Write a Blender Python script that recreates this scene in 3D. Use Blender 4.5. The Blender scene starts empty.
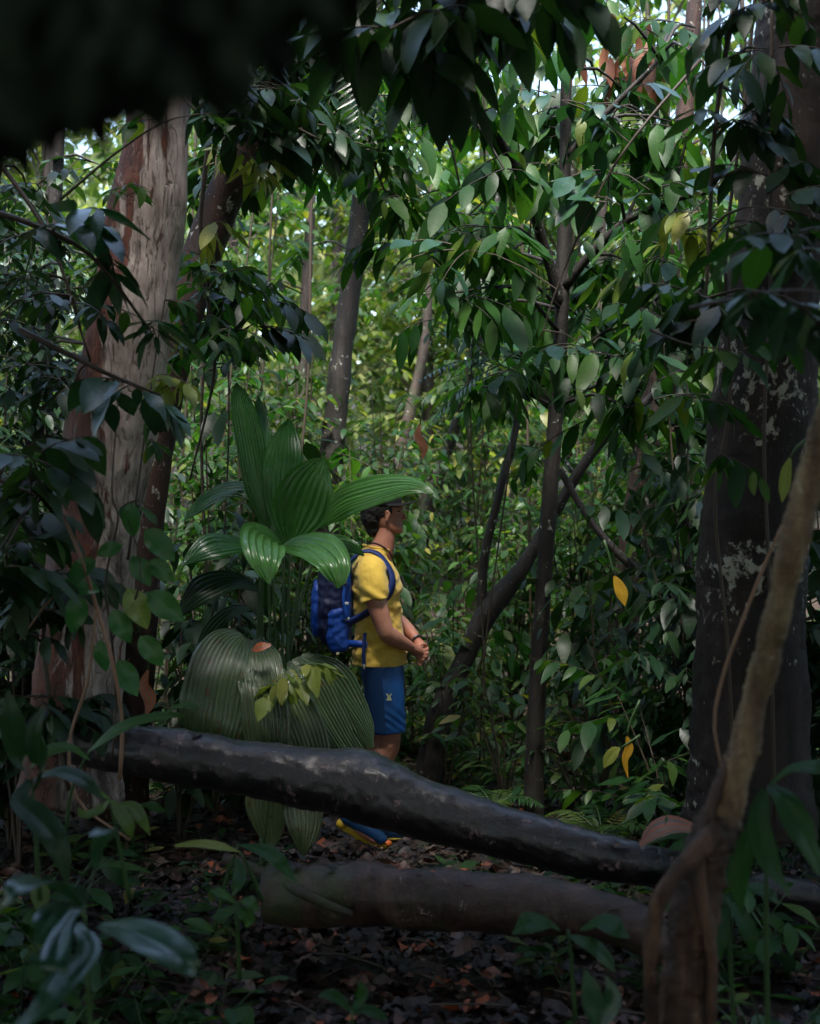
import bpy, bmesh, math, random
import numpy as np
from mathutils import Vector, Matrix, noise

random.seed(7)
RG = np.random.default_rng(11)
SC = bpy.context.scene
COL = SC.collection
R = math.radians
CAM = Vector((0.0, 0.0, 1.68))
FPX = 1422.0


def P(px, py, d):
    """a point of the place at depth d (metres ahead of the viewpoint)"""
    return Vector(((px - 410) / FPX * d, d, CAM.z - (py - 512) / FPX * d))


def gz(x, y):
    """height of the forest floor"""
    h = 0.05 * noise.noise(Vector((x * .7, y * .7, 0))) + 0.03 * noise.noise(Vector((x * 2.3, y * 2.3, 5)))
    if y > 13:
        h += min((y - 13) * 0.16, 9.0) + min(y - 13, 10) * .04 * noise.noise(Vector((x * .12, y * .12, 3)))
    if y < 5:
        h -= min((5 - y) * .04, .25)
    h += 0.25 * max(0.0, min(1.0, (abs(x - .2) - 2.2) / 3.0))
    return h


# ------------------------------------------------------------------ objects
def tag(o, label=None, cat=None, group=None, kind=None):
    if label: o['label'] = label
    if cat: o['category'] = cat
    if group: o['group'] = group
    if kind: o['kind'] = kind
    return o


def empty(name, loc, label, cat, group=None, rz=0):
    o = bpy.data.objects.new(name, None)
    o.empty_display_size = .1
    COL.objects.link(o)
    o.location = loc
    o.rotation_euler.z = rz
    return tag(o, label, cat, group)


def mesh_obj(name, V, F, mat, parent=None, attr=None, smooth=True, label=None):
    """V in world coordinates; stored relative to the parent"""
    V = np.asarray(V, dtype=np.float32).reshape(-1, 3)
    if parent is not None:
        V = V - np.array(parent.location, dtype=np.float32)
    me = bpy.data.meshes.new(name)
    me.from_pydata(V.tolist() if not isinstance(F, np.ndarray) else [], [], []) if False else None
    if isinstance(F, np.ndarray):
        k = F.shape[1]
        me.vertices.add(len(V)); me.vertices.foreach_set('co', V.ravel())
        me.loops.add(F.size); me.loops.foreach_set('vertex_index', F.astype(np.int32).ravel())
        me.polygons.add(len(F)); me.polygons.foreach_set('loop_start', np.arange(0, F.size, k, dtype=np.int32))
        me.update(calc_edges=True)
    else:
        me.from_pydata(V.tolist(), [], [list(f) for f in F])
        me.update()
    if smooth:
        me.polygons.foreach_set('use_smooth', np.ones(len(me.polygons), dtype=bool))
    if attr is not None:
        a = me.attributes.new('pat', 'FLOAT_VECTOR', 'POINT')
        a.data.foreach_set('vector', np.asarray(attr, dtype=np.float32).ravel())
    me.materials.append(mat)
    o = bpy.data.objects.new(name, me)
    COL.objects.link(o)
    if parent is not None:
        o.parent = parent
    if label: o['label'] = label
    return o


# ---------------------------------------------------------------- materials
class NT:
    def __init__(s, name):
        s.m = bpy.data.materials.new(name); s.m.use_nodes = True
        s.t = s.m.node_tree; s.t.nodes.clear()
        s.out = s.n('ShaderNodeOutputMaterial')

    def n(s, typ, ins=None, **kw):
        nd = s.t.nodes.new(typ)
        for k, v in kw.items(): setattr(nd, k, v)
        for k, v in (ins or {}).items():
            if isinstance(v, bpy.types.NodeSocket): s.t.links.new(v, nd.inputs[k])
            else: nd.inputs[k].default_value = v
        return nd

    def math(s, op, a, b=0.0, c=0.0, clamp=False):
        return s.n('ShaderNodeMath', {0: a, 1: b, 2: c}, operation=op, use_clamp=clamp).outputs[0]

    def mix(s, f, a, b, blend='MIX'):
        nd = s.n('ShaderNodeMix', {0: f}, data_type='RGBA', blend_type=blend)
        for i, v in ((6, a), (7, b)):
            if isinstance(v, bpy.types.NodeSocket): s.t.links.new(v, nd.inputs[i])
            else: nd.inputs[i].default_value = (*v, 1) if len(v) == 3 else v
        return nd.outputs[2]

    def ramp(s, f, stops, interp='LINEAR'):
        nd = s.n('ShaderNodeValToRGB', {0: f}); cr = nd.color_ramp; cr.interpolation = interp
        while len(cr.elements) < len(stops): cr.elements.new(.5)
        for e, (p, c) in zip(cr.elements, stops):
            e.position = p; e.color = (*c, 1) if len(c) == 3 else c
        return nd.outputs[0]

    def noise(s, vec, scale, detail=3, rough=.55, dist=0.0):
        return s.n('ShaderNodeTexNoise', {'Vector': vec, 'Scale': scale, 'Detail': detail, 'Roughness': rough, 'Distortion': dist}).outputs[0]

    def bump(s, h, strength=.3, dist=.01, normal=None):
        i = {'Height': h, 'Strength': strength, 'Distance': dist}
        if normal is not None: i['Normal'] = normal
        return s.n('ShaderNodeBump', i).outputs[0]

    def principled(s, **kw):
        return s.n('ShaderNodeBsdfPrincipled', {k.replace('_', ' '): v for k, v in kw.items()})

    def done(s, sh):
        s.t.links.new(sh, s.out.inputs[0]); return s.m

    def obj(s):
        return s.n('ShaderNodeTexCoord').outputs['Object']


def stretch(nt, vec, sc):
    return nt.n('ShaderNodeMapping', {'Vector': vec, 'Scale': sc}).outputs[0]


def leaf_mat(name, stops, rough=.32, trans=.35, veins=9, spec=.5, tcol=None, blot=.0, ribs=0, coat=0.0, thr=.68):
    """pat = (across -1..1, along 0..1, random)"""
    t = NT(name)
    at = t.n('ShaderNodeAttribute', attribute_name='pat')
    sx = t.n('ShaderNodeSeparateXYZ', {0: at.outputs['Vector']})
    ax = t.math('ABSOLUTE', sx.outputs[0])
    col = t.ramp(sx.outputs[2], stops)
    o = t.obj()
    nz = t.noise(o, 14, 4)
    col = t.mix(t.math('MULTIPLY', nz, .55), col, t.mix(1, col, (.45, .5, .4), 'MULTIPLY'))
    mid = t.math('SUBTRACT', 1, t.math('MULTIPLY', ax, 14), clamp=True)
    col = t.mix(t.math('MULTIPLY', mid, .5), col, t.mix(1, col, (1.7, 1.6, 1.3), 'MULTIPLY'))
    if ribs:
        w = t.math('SINE', t.math('MULTIPLY', sx.outputs[0], ribs))
        ph = t.math('MULTIPLY', t.math('ADD', w, 1), .5)
        col = t.mix(t.math('MULTIPLY', ph, .35), col, t.mix(1, col, (1.5, 1.5, 1.35), 'MULTIPLY'))
    else:
        w = t.math('SINE', t.math('MULTIPLY', t.math('SUBTRACT', sx.outputs[1], t.math('MULTIPLY', ax, .13)), veins * 6.28))
        ph = t.math('POWER', t.math('MULTIPLY', t.math('ADD', w, 1), .5), 3)
        col = t.mix(t.math('MULTIPLY', ph, .18), col, t.mix(1, col, (1.5, 1.45, 1.2), 'MULTIPLY'))
    if blot:
        v = t.noise(o, 23, 3, .6)
        sp = t.math('MULTIPLY', t.math('SUBTRACT', v, thr), 14, clamp=True)
        col = t.mix(t.math('MULTIPLY', sp, blot), col, (.09, .05, .02))
    ht = t.math('ADD', t.math('MULTIPLY', w, .5 if ribs else .2), t.math('MULTIPLY', t.noise(o, 45, 3), 1.2))
    nm = t.bump(ht, .16 if not ribs else .3, .003)
    rg = t.math('ADD', rough - .1, t.math('MULTIPLY', t.noise(o, 9, 2), .22))
    p = t.principled(Base_Color=col, Roughness=rg, Normal=nm)
    p.inputs['Specular IOR Level'].default_value = spec
    p.inputs['Coat Weight'].default_value = coat
    p.inputs['Coat Roughness'].default_value = .12
    tc = t.mix(1, col, tcol or (1.5, 1.7, .5), 'MULTIPLY')
    tr = t.n('ShaderNodeBsdfTranslucent', {'Color': tc})
    mx = t.n('ShaderNodeMixShader', {0: trans, 1: p.outputs[0], 2: tr.outputs[0]})
    return t.done(mx.outputs[0])


def bark_mat(name, c1, c2, c3=None, scale=10, rough=.75, lichen=0.0, lcol=(.42, .45, .38), bump=.6, moss=0.0, plates=.6, coat=0.0):
    """pat = (cos, sin, metres along)"""
    t = NT(name); o = t.obj()
    sv = stretch(t, o, (1, 1, .22))
    n1 = t.noise(sv, scale, 6, .65, .6)
    n2 = t.noise(o, scale * .35, 4)
    col = t.ramp(n1, [(.3, c1), (.5, c2), (.72, c3 or c2)])
    gr = t.noise(o, scale * 6, 5, .7)
    col = t.mix(t.math('MULTIPLY', t.math('SUBTRACT', gr, .45), 2.5, clamp=True), col, t.mix(1, col, (2.2, 2.0, 1.9), 'MULTIPLY'))
    col = t.mix(t.math('MULTIPLY', n2, .6), col, t.mix(1, col, (.5, .47, .45), 'MULTIPLY'))
    if moss:
        g = t.noise(o, 3.1, 5, .7)
        col = t.mix(t.math('MULTIPLY', t.math('SUBTRACT', g, .52), 9 * moss, clamp=True), col, (.035, .06, .015))
    h = t.math('ADD', n1, t.math('MULTIPLY', gr, .35))
    if lichen:
        a = t.noise(stretch(t, o, (1, 1, .8)), 19, 7, .72, .4)
        b = t.noise(o, 1.6, 2)
        f = t.math('MULTIPLY', t.math('ADD', t.math('SUBTRACT', a, .62), t.math('MULTIPLY', t.math('SUBTRACT', b, .5), lichen)), 22, clamp=True)
        col = t.mix(f, col, lcol)
        h = t.math('ADD', h, t.math('MULTIPLY', f, .12))
    vo = t.n('ShaderNodeTexVoronoi', {'Vector': sv, 'Scale': scale * 2.6}, feature='DISTANCE_TO_EDGE').outputs[0]
    h = t.math('ADD', h, t.math('MULTIPLY', t.math('MINIMUM', vo, .12), plates))
    p = t.principled(Base_Color=col, Roughness=rough, Normal=t.bump(h, bump, .02))
    p.inputs['Coat Weight'].default_value = coat; p.inputs['Coat Roughness'].default_value = .3
    return t.done(p.outputs[0])


def pale_bark():
    t = NT('pale_peeling_bark'); o = t.obj()
    at = t.n('ShaderNodeAttribute', attribute_name='pat')
    sx = t.n('ShaderNodeSeparateXYZ', {0: at.outputs['Vector']})
    sv = stretch(t, o, (1, 1, .16))
    n1 = t.noise(sv, 9, 7, .68, .8)
    n2 = t.noise(stretch(t, o, (1, 1, .3)), 26, 5, .7)
    pale = t.ramp(n2, [(.28, (.18, .13, .11)), (.5, (.42, .34, .305)), (.75, (.60, .53, .48))])
    red = t.ramp(n2, [(.3, (.03, .011, .008)), (.55, (.14, .042, .024)), (.8, (.24, .10, .06))])
    dark = (.045, .034, .026)
    # bark has peeled off on the right flank; strips of the red layer stay on the left
    side = t.math('ADD', t.math('MULTIPLY', sx.outputs[0], .30), t.math('MULTIPLY', t.math('SUBTRACT', n1, .5), 1.7))
    side = t.math('SUBTRACT', side, t.math('MULTIPLY', t.math('SUBTRACT', 1.5, sx.outputs[2], clamp=True), .16))
    fr = t.math('MULTIPLY', t.math('SUBTRACT', -.0, side), 14, clamp=True)
    col = t.mix(fr, pale, red)
    g = t.noise(stretch(t, o, (1, 1, .35)), 4.2, 6, .7, .5)
    gb = t.math('ADD', g, t.math('MULTIPLY', t.math('SUBTRACT', .42, t.math('MULTIPLY', sx.outputs[2], .22)), .30))
    fd = t.math('MULTIPLY', t.math('SUBTRACT', gb, .585), 10, clamp=True)
    col = t.mix(t.math('MULTIPLY', fd, .85), col, dark)
    gr = t.noise(o, 7, 5, .7)
    col = t.mix(t.math('MULTIPLY', t.math('SUBTRACT', gr, .6), 6, clamp=True), col, (.1, .12, .06))
    ck = t.math('POWER', t.math('ABSOLUTE', t.math('SUBTRACT', t.noise(sv, 14, 3, .6, 1.4), .5)), .6)
    ckf = t.math('SUBTRACT', 1, t.math('MULTIPLY', ck, 9), clamp=True)
    col = t.mix(t.math('MULTIPLY', ckf, .7), col, (.06, .04, .03))
    h = t.math('ADD', t.math('MULTIPLY', n2, .5), t.math('MULTIPLY', fr, .5))
    h = t.math('SUBTRACT', h, t.math('MULTIPLY', ckf, .5))
    p = t.principled(Base_Color=col, Roughness=.62, Normal=t.bump(h, .7, .02))
    return t.done(p.outputs[0])


def simple(name, col, rough=.6, nscale=40, var=.35, bump=.2, dist=.003, spec=.5, sheen=0, **kw):
    t = NT(name); o = t.obj()
    n1 = t.noise(o, nscale, 4)
    c = t.mix(t.math('MULTIPLY', n1, var), col, tuple(x * .55 for x in col))
    p = t.principled(Base_Color=c, Roughness=rough, Normal=t.bump(t.noise(o, nscale * 2.5, 3), bump, dist))
    p.inputs['Specular IOR Level'].default_value = spec
    p.inputs['Sheen Weight'].default_value = sheen
    for k, v in kw.items(): p.inputs[k.replace('_', ' ')].default_value = v
    return t.done(p.outputs[0])


M = {}
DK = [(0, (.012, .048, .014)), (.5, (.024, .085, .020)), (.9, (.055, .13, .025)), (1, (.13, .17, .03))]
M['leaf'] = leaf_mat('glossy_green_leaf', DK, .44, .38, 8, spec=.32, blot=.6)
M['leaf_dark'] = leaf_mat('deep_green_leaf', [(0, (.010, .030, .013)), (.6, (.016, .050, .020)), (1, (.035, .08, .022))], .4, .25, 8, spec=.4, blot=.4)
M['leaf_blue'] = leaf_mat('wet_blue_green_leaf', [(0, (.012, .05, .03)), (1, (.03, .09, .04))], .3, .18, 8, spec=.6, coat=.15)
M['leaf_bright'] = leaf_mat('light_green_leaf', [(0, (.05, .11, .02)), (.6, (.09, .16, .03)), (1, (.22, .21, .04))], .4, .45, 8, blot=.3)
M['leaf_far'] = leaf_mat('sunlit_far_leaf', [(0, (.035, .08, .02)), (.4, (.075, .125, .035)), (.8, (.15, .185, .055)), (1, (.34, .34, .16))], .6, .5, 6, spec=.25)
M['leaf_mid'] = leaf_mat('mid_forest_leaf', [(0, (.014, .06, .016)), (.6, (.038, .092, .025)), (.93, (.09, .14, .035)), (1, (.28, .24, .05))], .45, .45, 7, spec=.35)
M['leaf_yellow'] = leaf_mat('yellow_dying_leaf', [(0, (.6, .32, .02)), (1, (.7, .42, .04))], .5, .4, 8, tcol=(1, .9, .5))
M['leaf_lime'] = leaf_mat('lime_leaf', [(0, (.16, .24, .03)), (1, (.36, .36, .08))], .42, .4, 8, tcol=(1, 1.1, .5), blot=.4)
M['leaf_rust'] = leaf_mat('rusty_young_leaf', [(0, (.2, .07, .04)), (1, (.34, .15, .09))], .5, .4, 8, tcol=(1.2, .8, .6))
M['pleat'] = leaf_mat('pleated_green_leaf', [(0, (.022, .10, .026)), (.5, (.04, .16, .036)), (1, (.075, .21, .05))], .28, .3, 7, spec=.8, ribs=60, coat=.35)
M['pleat_grey'] = leaf_mat('old_pleated_leaf', [(0, (.045, .095, .04)), (1, (.13, .16, .09))], .3, .2, 7, spec=.9, ribs=70, blot=.85, coat=.55, thr=.60)
M['litter'] = leaf_mat('fallen_leaf', [(0, (.008, .005, .004)), (.5, (.022, .012, .009)), (.8, (.07, .026, .018)), (.92, (.2, .14, .11)), (.97, (.28, .07, .03)), (1, (.4, .1, .03))], .5, .08, 7, spec=.5, tcol=(1, .8, .6))
M['bark_pale'] = pale_bark()
M['bark_lichen'] = bark_mat('dark_lichen_bark', (.005, .003, .0025), (.014, .009, .0075), (.034, .021, .017), 9, .8, .95, (.34, .34, .28))
M['bark_red'] = bark_mat('reddish_bark', (.010, .005, .004), (.032, .014, .010), (.07, .035, .024), 10, .75, .35, (.42, .42, .36))
M['bark_dark'] = bark_mat('dark_wet_bark', (.005, .004, .0035), (.013, .010, .008), (.03, .023, .018), 14, .65, .1)
M['bark_brown'] = bark_mat('brown_bark', (.015, .010, .007), (.035, .024, .017), (.07, .05, .036), 12, .7, .2, moss=.5)
M['bark_log'] = bark_mat('wet_log_bark', (.003, .0022, .003), (.007, .0052, .0075), (.026, .017, .021), 5, .42, .5, (.2, .12, .125), .9, plates=.3, coat=.6)  # purple in the base colour paints in the bluish sky sheen
M['bark_log_low'] = bark_mat('rotten_log_bark', (.012, .007, .006), (.045, .026, .021), (.12, .075, .06), 6, .5, .35, (.28, .22, .2), .8, moss=.6, plates=0)
M['liana'] = bark_mat('tan_liana_bark', (.05, .026, .014), (.17, .115, .055), (.30, .24, .125), 16, .6, .1, (.45, .40, .3), .6, moss=.25, plates=0)
M['liana_low'] = bark_mat('brown_root_bark', (.012, .006, .004), (.05, .024, .012), (.16, .085, .045), 16, .6, .1, (.35, .3, .25), .7, plates=0)
M['twig'] = simple('thin_twig', (.05, .035, .022), .6)
M['twig_tan'] = simple('tan_dead_vine', (.25, .14, .08), .6)
M['stem'] = simple('green_stem', (.04, .09, .025), .45)


# ----------------------------------------------------------------- geometry
def catmull(pts, n):
    """smooth resample of a list of tuples (any dimension) to n points"""
    A = np.array([list(p) for p in pts], dtype=float)
    if len(A) == 2:
        t = np.linspace(0, 1, n)[:, None]
        return A[0] * (1 - t) + A[1] * t
    A = np.vstack([2 * A[0] - A[1], A, 2 * A[-1] - A[-2]])
    m = len(A) - 3
    out = []
    for s in np.linspace(0, m, n):
        i = min(int(s), m - 1); t = s - i
        a, b, c, d = A[i:i + 4]
        out.append(.5 * ((2 * b) + (-a + c) * t + (2 * a - 5 * b + 4 * c - d) * t * t + (-a + 3 * b - 3 * c + d) * t ** 3))
    return np.array(out)


class Tubes:
    def __init__(s): s.V = []; s.F = []; s.A = []; s.k = 0

    def add(s, pts, rad, sides=10, seg=.06, bumpy=0.0, freq=4.0, cap=True, flute=0.0, ell=1.0, fine=0.0):
        """pts world points, rad radii at them"""
        X = [(*p[:3], r) for p, r in zip(pts, rad)] if hasattr(rad, '__len__') else [(*p[:3], rad) for p in pts]
        L = sum((Vector(X[i + 1][:3]) - Vector(X[i][:3])).length for i in range(len(X) - 1))
        n = max(len(X), int(L / seg) + 2)
        C = catmull(X, n)
        c, r = C[:, :3], np.maximum(C[:, 3], .0006)
        T = np.gradient(c, axis=0); T /= np.linalg.norm(T, axis=1)[:, None] + 1e-9
        u = np.array([1.0, 0, 0]) if abs(T[0][0]) < .9 else np.array([0, 1.0, 0])
        ang = np.arange(sides) * 2 * math.pi / sides
        V = []; d = 0
        for i in range(n):
            u = u - T[i] * np.dot(u, T[i]); u /= np.linalg.norm(u) + 1e-9
            w = np.cross(T[i], u)
            if i: d += np.linalg.norm(c[i] - c[i - 1])
            ring = c[i] + r[i] * (np.cos(ang)[:, None] * u + ell * np.sin(ang)[:, None] * w)
            if bumpy or flute:
                for j in range(sides):
                    q = Vector(ring[j])
                    k = bumpy * noise.noise(q * freq) + .4 * bumpy * noise.noise(q * freq * 3.1)
                    if fine: k += fine * (abs(noise.noise(q * freq * 7)) * 1.4 + .6 * noise.noise(q * freq * 15) - .25)
                    if flute: k += flute * math.sin(ang[j] * 5 + d * .8) * max(0, 1 - d / 1.4)
                    ring[j] = c[i] + (ring[j] - c[i]) * (1 + k)
            V.append(ring)
            for a in ang: s.A.append((math.cos(a) * u[0] + math.sin(a) * w[0], math.cos(a) * u[1] + math.sin(a) * w[1], d))
        b = s.k
        for i in range(n - 1):
            for j in range(sides):
                j2 = (j + 1) % sides
                s.F.append((b + i * sides + j, b + i * sides + j2, b + (i + 1) * sides + j2, b + (i + 1) * sides + j))
        s.V.extend(np.vstack(V).tolist()); s.k += n * sides
        if cap:
            s.F.append(tuple(b + j for j in range(sides))[::-1])
            s.F.append(tuple(b + (n - 1) * sides + j for j in range(sides)))
        return c

    def build(s, name, mat, parent=None, label=None):
        if not s.F: return None
        return mesh_obj(name, s.V, s.F, mat, parent, s.A, label=label)


def leaf_template(nu, nv, shape='oval', fold=.18, curl=.22):
    """grid leaf in unit space: x across (-.5..0.5)*width, y along, z normal"""
    V = []; A = []
    for i in range(nu + 1):
        u = i / nu
        if shape == 'oval': w = (math.sin(math.pi * min(1, u ** .82)) ** .8) if 0 < u < 1 else 0
        elif shape == 'lance': w = (math.sin(math.pi * u ** .7) ** 1.1) if 0 < u < 1 else 0
        elif shape == 'heart': w = (math.sin(math.pi * u ** .55) ** .75) if 0 < u < 1 else 0
        else: w = min(1, u * 6) * (1 - u) ** .6
        w = max(w, .02)
        for j in range(nv + 1):
            v = 2 * j / nv - 1
            V.append((v * .5 * w, u, fold * abs(v) * w * .5)); A.append((v * max(w, .05), u))
    F = []
    for i in range(nu):
        for j in range(nv):
            a = i * (nv + 1) + j
            F.append((a, a + 1, a + nv + 2, a + nv + 1))
    return np.array(V), np.array(A), np.array(F), curl


TP = {'hi': leaf_template(9, 4), 'mid': leaf_template(5, 2), 'low': leaf_template(3, 2), 'tiny': leaf_template(2, 2),
      'lance': leaf_template(6, 2, 'lance', .25, .35), 'heart': leaf_template(9, 4, 'heart', .15, .25),
      'lancehi': leaf_template(12, 4, 'lance', .25, .4), 'strap': leaf_template(3, 2, 'strap')}


class Leaves:
    def __init__(s): s.r = []

    def add(s, pos, d, up, L, W, tint=None):
        s.r.append((*pos, *d, *up, L, W, random.random() if tint is None else tint))

    def build(s, name, tpl, mat, parent=None, label=None, wavy=.06):
        if not s.r: return None
        A = np.array(s.r, dtype=float); N = len(A)
        tv, ta, tf, curl = TP[tpl]
        p, d, up, L, W, ti = A[:, :3], A[:, 3:6], A[:, 6:9], A[:, 9], A[:, 10], A[:, 11]
        d = d / (np.linalg.norm(d, axis=1)[:, None] + 1e-9)
        x = np.cross(d, up); x /= np.linalg.norm(x, axis=1)[:, None] + 1e-9
        n = np.cross(x, d)
        cu = curl * RG.uniform(-.2, 1.5, N); tw = RG.uniform(-.25, .25, N)
        u = tv[:, 1][None, :]
        X = tv[:, 0][None, :] * W[:, None]
        Z = tv[:, 2][None, :] * W[:, None] - cu[:, None] * L[:, None] * u ** 2
        Y = u * L[:, None] * (1 - .25 * np.abs(cu)[:, None] * u)
        ph = RG.uniform(0, 6.28, N)
        Z = Z + wavy * W[:, None] * np.sin(u * 9 + ph[:, None]) * (tv[:, 0] * 2)[None, :]
        Xr = X * np.cos(tw[:, None] * u) - (X * 0 + Z) * 0; Zr = Z + X * np.sin(tw[:, None] * u * 2)
        V = p[:, None, :] + Xr[..., None] * x[:, None, :] + Y[..., None] * d[:, None, :] + Zr[..., None] * n[:, None, :]
        F = (tf[None] + (np.arange(N) * len(tv))[:, None, None]).reshape(-1, 4)
        at = np.concatenate([np.broadcast_to(ta[None], (N, len(tv), 2)), np.broadcast_to(ti[:, None, None], (N, len(tv), 1))], axis=2)
        return mesh_obj(name, V.reshape(-1, 3), F, mat, parent, at.reshape(-1, 3), label=label)


def rv(s=1.0):
    return Vector((random.uniform(-s, s), random.uniform(-s, s), random.uniform(-s, s)))


def spray(Lf, Tb, p, d, length, n, ll, lw, droop=.3, hang=.4, fwd=.5, tw_r=.004, tint=None, jit=.4, sides=4):
    """a twig with leaves alternating along it"""
    d = d.normalized(); up = Vector((0, 0, 1))
    side = d.cross(up)
    if side.length < .15: side = d.cross(Vector((1, 0, 0)))
    side.normalize()
    pts = []
    for i in range(5):
        t = i / 4
        pts.append(p + d * length * t + Vector((0, 0, -droop * length * t * t)))
    if Tb is not None:
        Tb.add(pts, [tw_r, tw_r * .9, tw_r * .75, tw_r * .6, tw_r * .3], sides, seg=length / 4 + .001, cap=False)
    for i in range(n):
        t = (i + .7) / n
        pos = p + d * length * t + Vector((0, 0, -droop * length * t * t))
        tg = (d + Vector((0, 0, -2 * droop * t))).normalized()
        sg = 1 if i % 2 else -1
        if i == n - 1: sg *= .15
        dr = tg * fwd + side * sg * .85 + Vector((0, 0, -hang * random.uniform(.5, 1.5))) + rv(jit * .5)
        nu = Vector((0, 0, 1)) + side * sg * .25 + rv(jit)
        k = random.uniform(.45, 1.15) * (.75 + .5 * math.sin(math.pi * t))
        Lf.add(pos, dr.normalized(), nu, ll * k, lw * k, tint)


def cluster(Lf, Tb, c, r, ns, n, ll, lw, root=None, flat=.7, br=.012, **kw):
    """foliage clump: a limb reaching to it and sprays going out from its middle"""
    if root is not None and Tb is not None:
        mid = (root + c) * .5 + Vector((0, 0, .12 * (c - root).length)) + rv(.05 * (c - root).length)
        Tb.add([root, mid, c], [br, br * .75, br * .4], 5, seg=.15, cap=False)
    for i in range(ns):
        a = random.uniform(0, 6.28); e = random.uniform(-.5, .8)
        d = Vector((math.cos(a) * math.cos(e), math.sin(a) * math.cos(e), math.sin(e) * flat))
        st = c + d * r * random.uniform(0, .35)
        spray(Lf, Tb, st, d, r * random.uniform(.6, 1.05), n, ll, lw, **kw)


def frond(Lf, Tb, p, d, length, n, ll, lw, droop=.5, tint=None, r=.004):
    """pinnate frond: many narrow leaflets both sides of a midrib"""
    d = d.normalized(); up = Vector((0, 0, 1)); side = d.cross(up)
    if side.length < .1: side = Vector((1, 0, 0))
    side.normalize(); tn = random.random() if tint is None else tint
    pts = [p + d * length * t + Vector((0, 0, -droop * length * t * t)) for t in (0, .25, .5, .75, 1)]
    if Tb is not None: Tb.add(pts, [r, r * .9, r * .7, r * .5, r * .2], 4, seg=length / 8, cap=False)
    for i in range(n):
        t = .12 + .88 * (i + .5) / n
        pos = p + d * length * t + Vector((0, 0, -droop * length * t * t))
        tg = (d + Vector((0, 0, -2 * droop * t))).normalized()
        k = math.sin(math.pi * min(1, t * .85 + .12)) ** .7 * random.uniform(.9, 1.05)
        for sg in (-1, 1):
            dr = tg * .5 + side * sg + Vector((0, 0, -.18)) + rv(.06)
            nu = side.cross(tg) if side.cross(tg).z > 0 else -side.cross(tg)
            Lf.add(pos, dr.normalized(), nu + rv(.1), ll * k, lw, tn)


def blade(name, pts, widths, up, mat, parent=None, nv=14, nu=22, pleat=.0, npl=10, fold=.12, tint=.5, label=None, jag=0.0):
    """one large leaf along a spine; up = normal hint; pleats run lengthwise"""
    X = catmull([(*p, w) for p, w in zip(pts, widths)], nu)
    c, w = X[:, :3], np.maximum(X[:, 3], .001)
    T = np.gradient(c, axis=0); T /= np.linalg.norm(T, axis=1)[:, None] + 1e-9
    V = []; A = []
    up = np.array(up, dtype=float); wm = w.max()
    for i in range(nu):
        x = np.cross(T[i], up); x /= np.linalg.norm(x) + 1e-9
        n = np.cross(x, T[i]); u = i / (nu - 1)
        for j in range(nv + 1):
            v = 2 * j / nv - 1
            z = fold * abs(v) * w[i] - .5 * fold * w[i] * v * v * 1.2
            z += pleat * w[i] / wm * (math.cos(v * npl * math.pi) * .5)
            z += .02 * w[i] * math.sin(u * 11 + v * 2.2) + .5 * pleat * noise.noise(Vector((u * 4, v * 3, tint * 9)))
            ed = 1 + (.04 * noise.noise(Vector((u * 14, j * .7, tint * 50))) if abs(v) > .9 else 0)
            q = c[i] + x * v * .5 * w[i] * ed + n * z
            if jag:
                cut = jag * (abs(noise.noise(Vector((j * .31, tint * 40, 2)))) * 1.6 + (.5 if j % 11 == 5 else 0)) * u ** 5 + .16 * (1 - v * v) * 0
                q = q - T[i] * cut * w[i]
            V.append(q); A.append((v, u, tint + .1 * math.sin(j * 2.4)))
    F = [(i * (nv + 1) + j, i * (nv + 1) + j + 1, (i + 1) * (nv + 1) + j + 1, (i + 1) * (nv + 1) + j)
         for i in range(nu - 1) for j in range(nv)]
    return mesh_obj(name, V, F, mat, parent, A, label=label)


def gp(x, y, dz=0):
    return Vector((x, y, gz(x, y) + dz))


# ============================================================ THE SETTING
def build_ground():
    xs = np.concatenate([-np.geomspace(400, 6, 22), np.arange(-5.6, 5.7, .14), np.geomspace(6, 400, 22)])
    ys = np.concatenate([-np.geomspace(200, 4, 14), np.arange(-3.6, 3, .4), np.arange(3, 13, .12), np.geomspace(13, 500, 46)])
    V = [(x, y, gz(x, y) + (.018 * noise.noise(Vector((x * 6, y * 6, 1))) if 3 < y < 13 else 0)) for y in ys for x in xs]
    nx = len(xs)
    F = np.array([(j * nx + i, j * nx + i + 1, (j + 1) * nx + i + 1, (j + 1) * nx + i) for j in range(len(ys) - 1) for i in range(nx - 1)])
    t = NT('forest_soil'); o = t.obj()
    n1 = t.noise(o, 3, 6, .65); n2 = t.noise(o, 26, 5, .7)
    c = t.ramp(n2, [(.3, (.014, .009, .007)), (.55, (.045, .026, .018)), (.75, (.10, .06, .045))])
    far = t.math('MULTIPLY', t.math('SUBTRACT', n1, .5), 8, clamp=True)
    c = t.mix(far, c, (.02, .035, .012))
    p = t.principled(Base_Color=c, Roughness=.75, Normal=t.bump(t.math('ADD', n2, n1), .8, .03))
    tag(mesh_obj('ground', V, F, t.done(p.outputs[0])), kind='structure')


build_ground()

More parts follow.
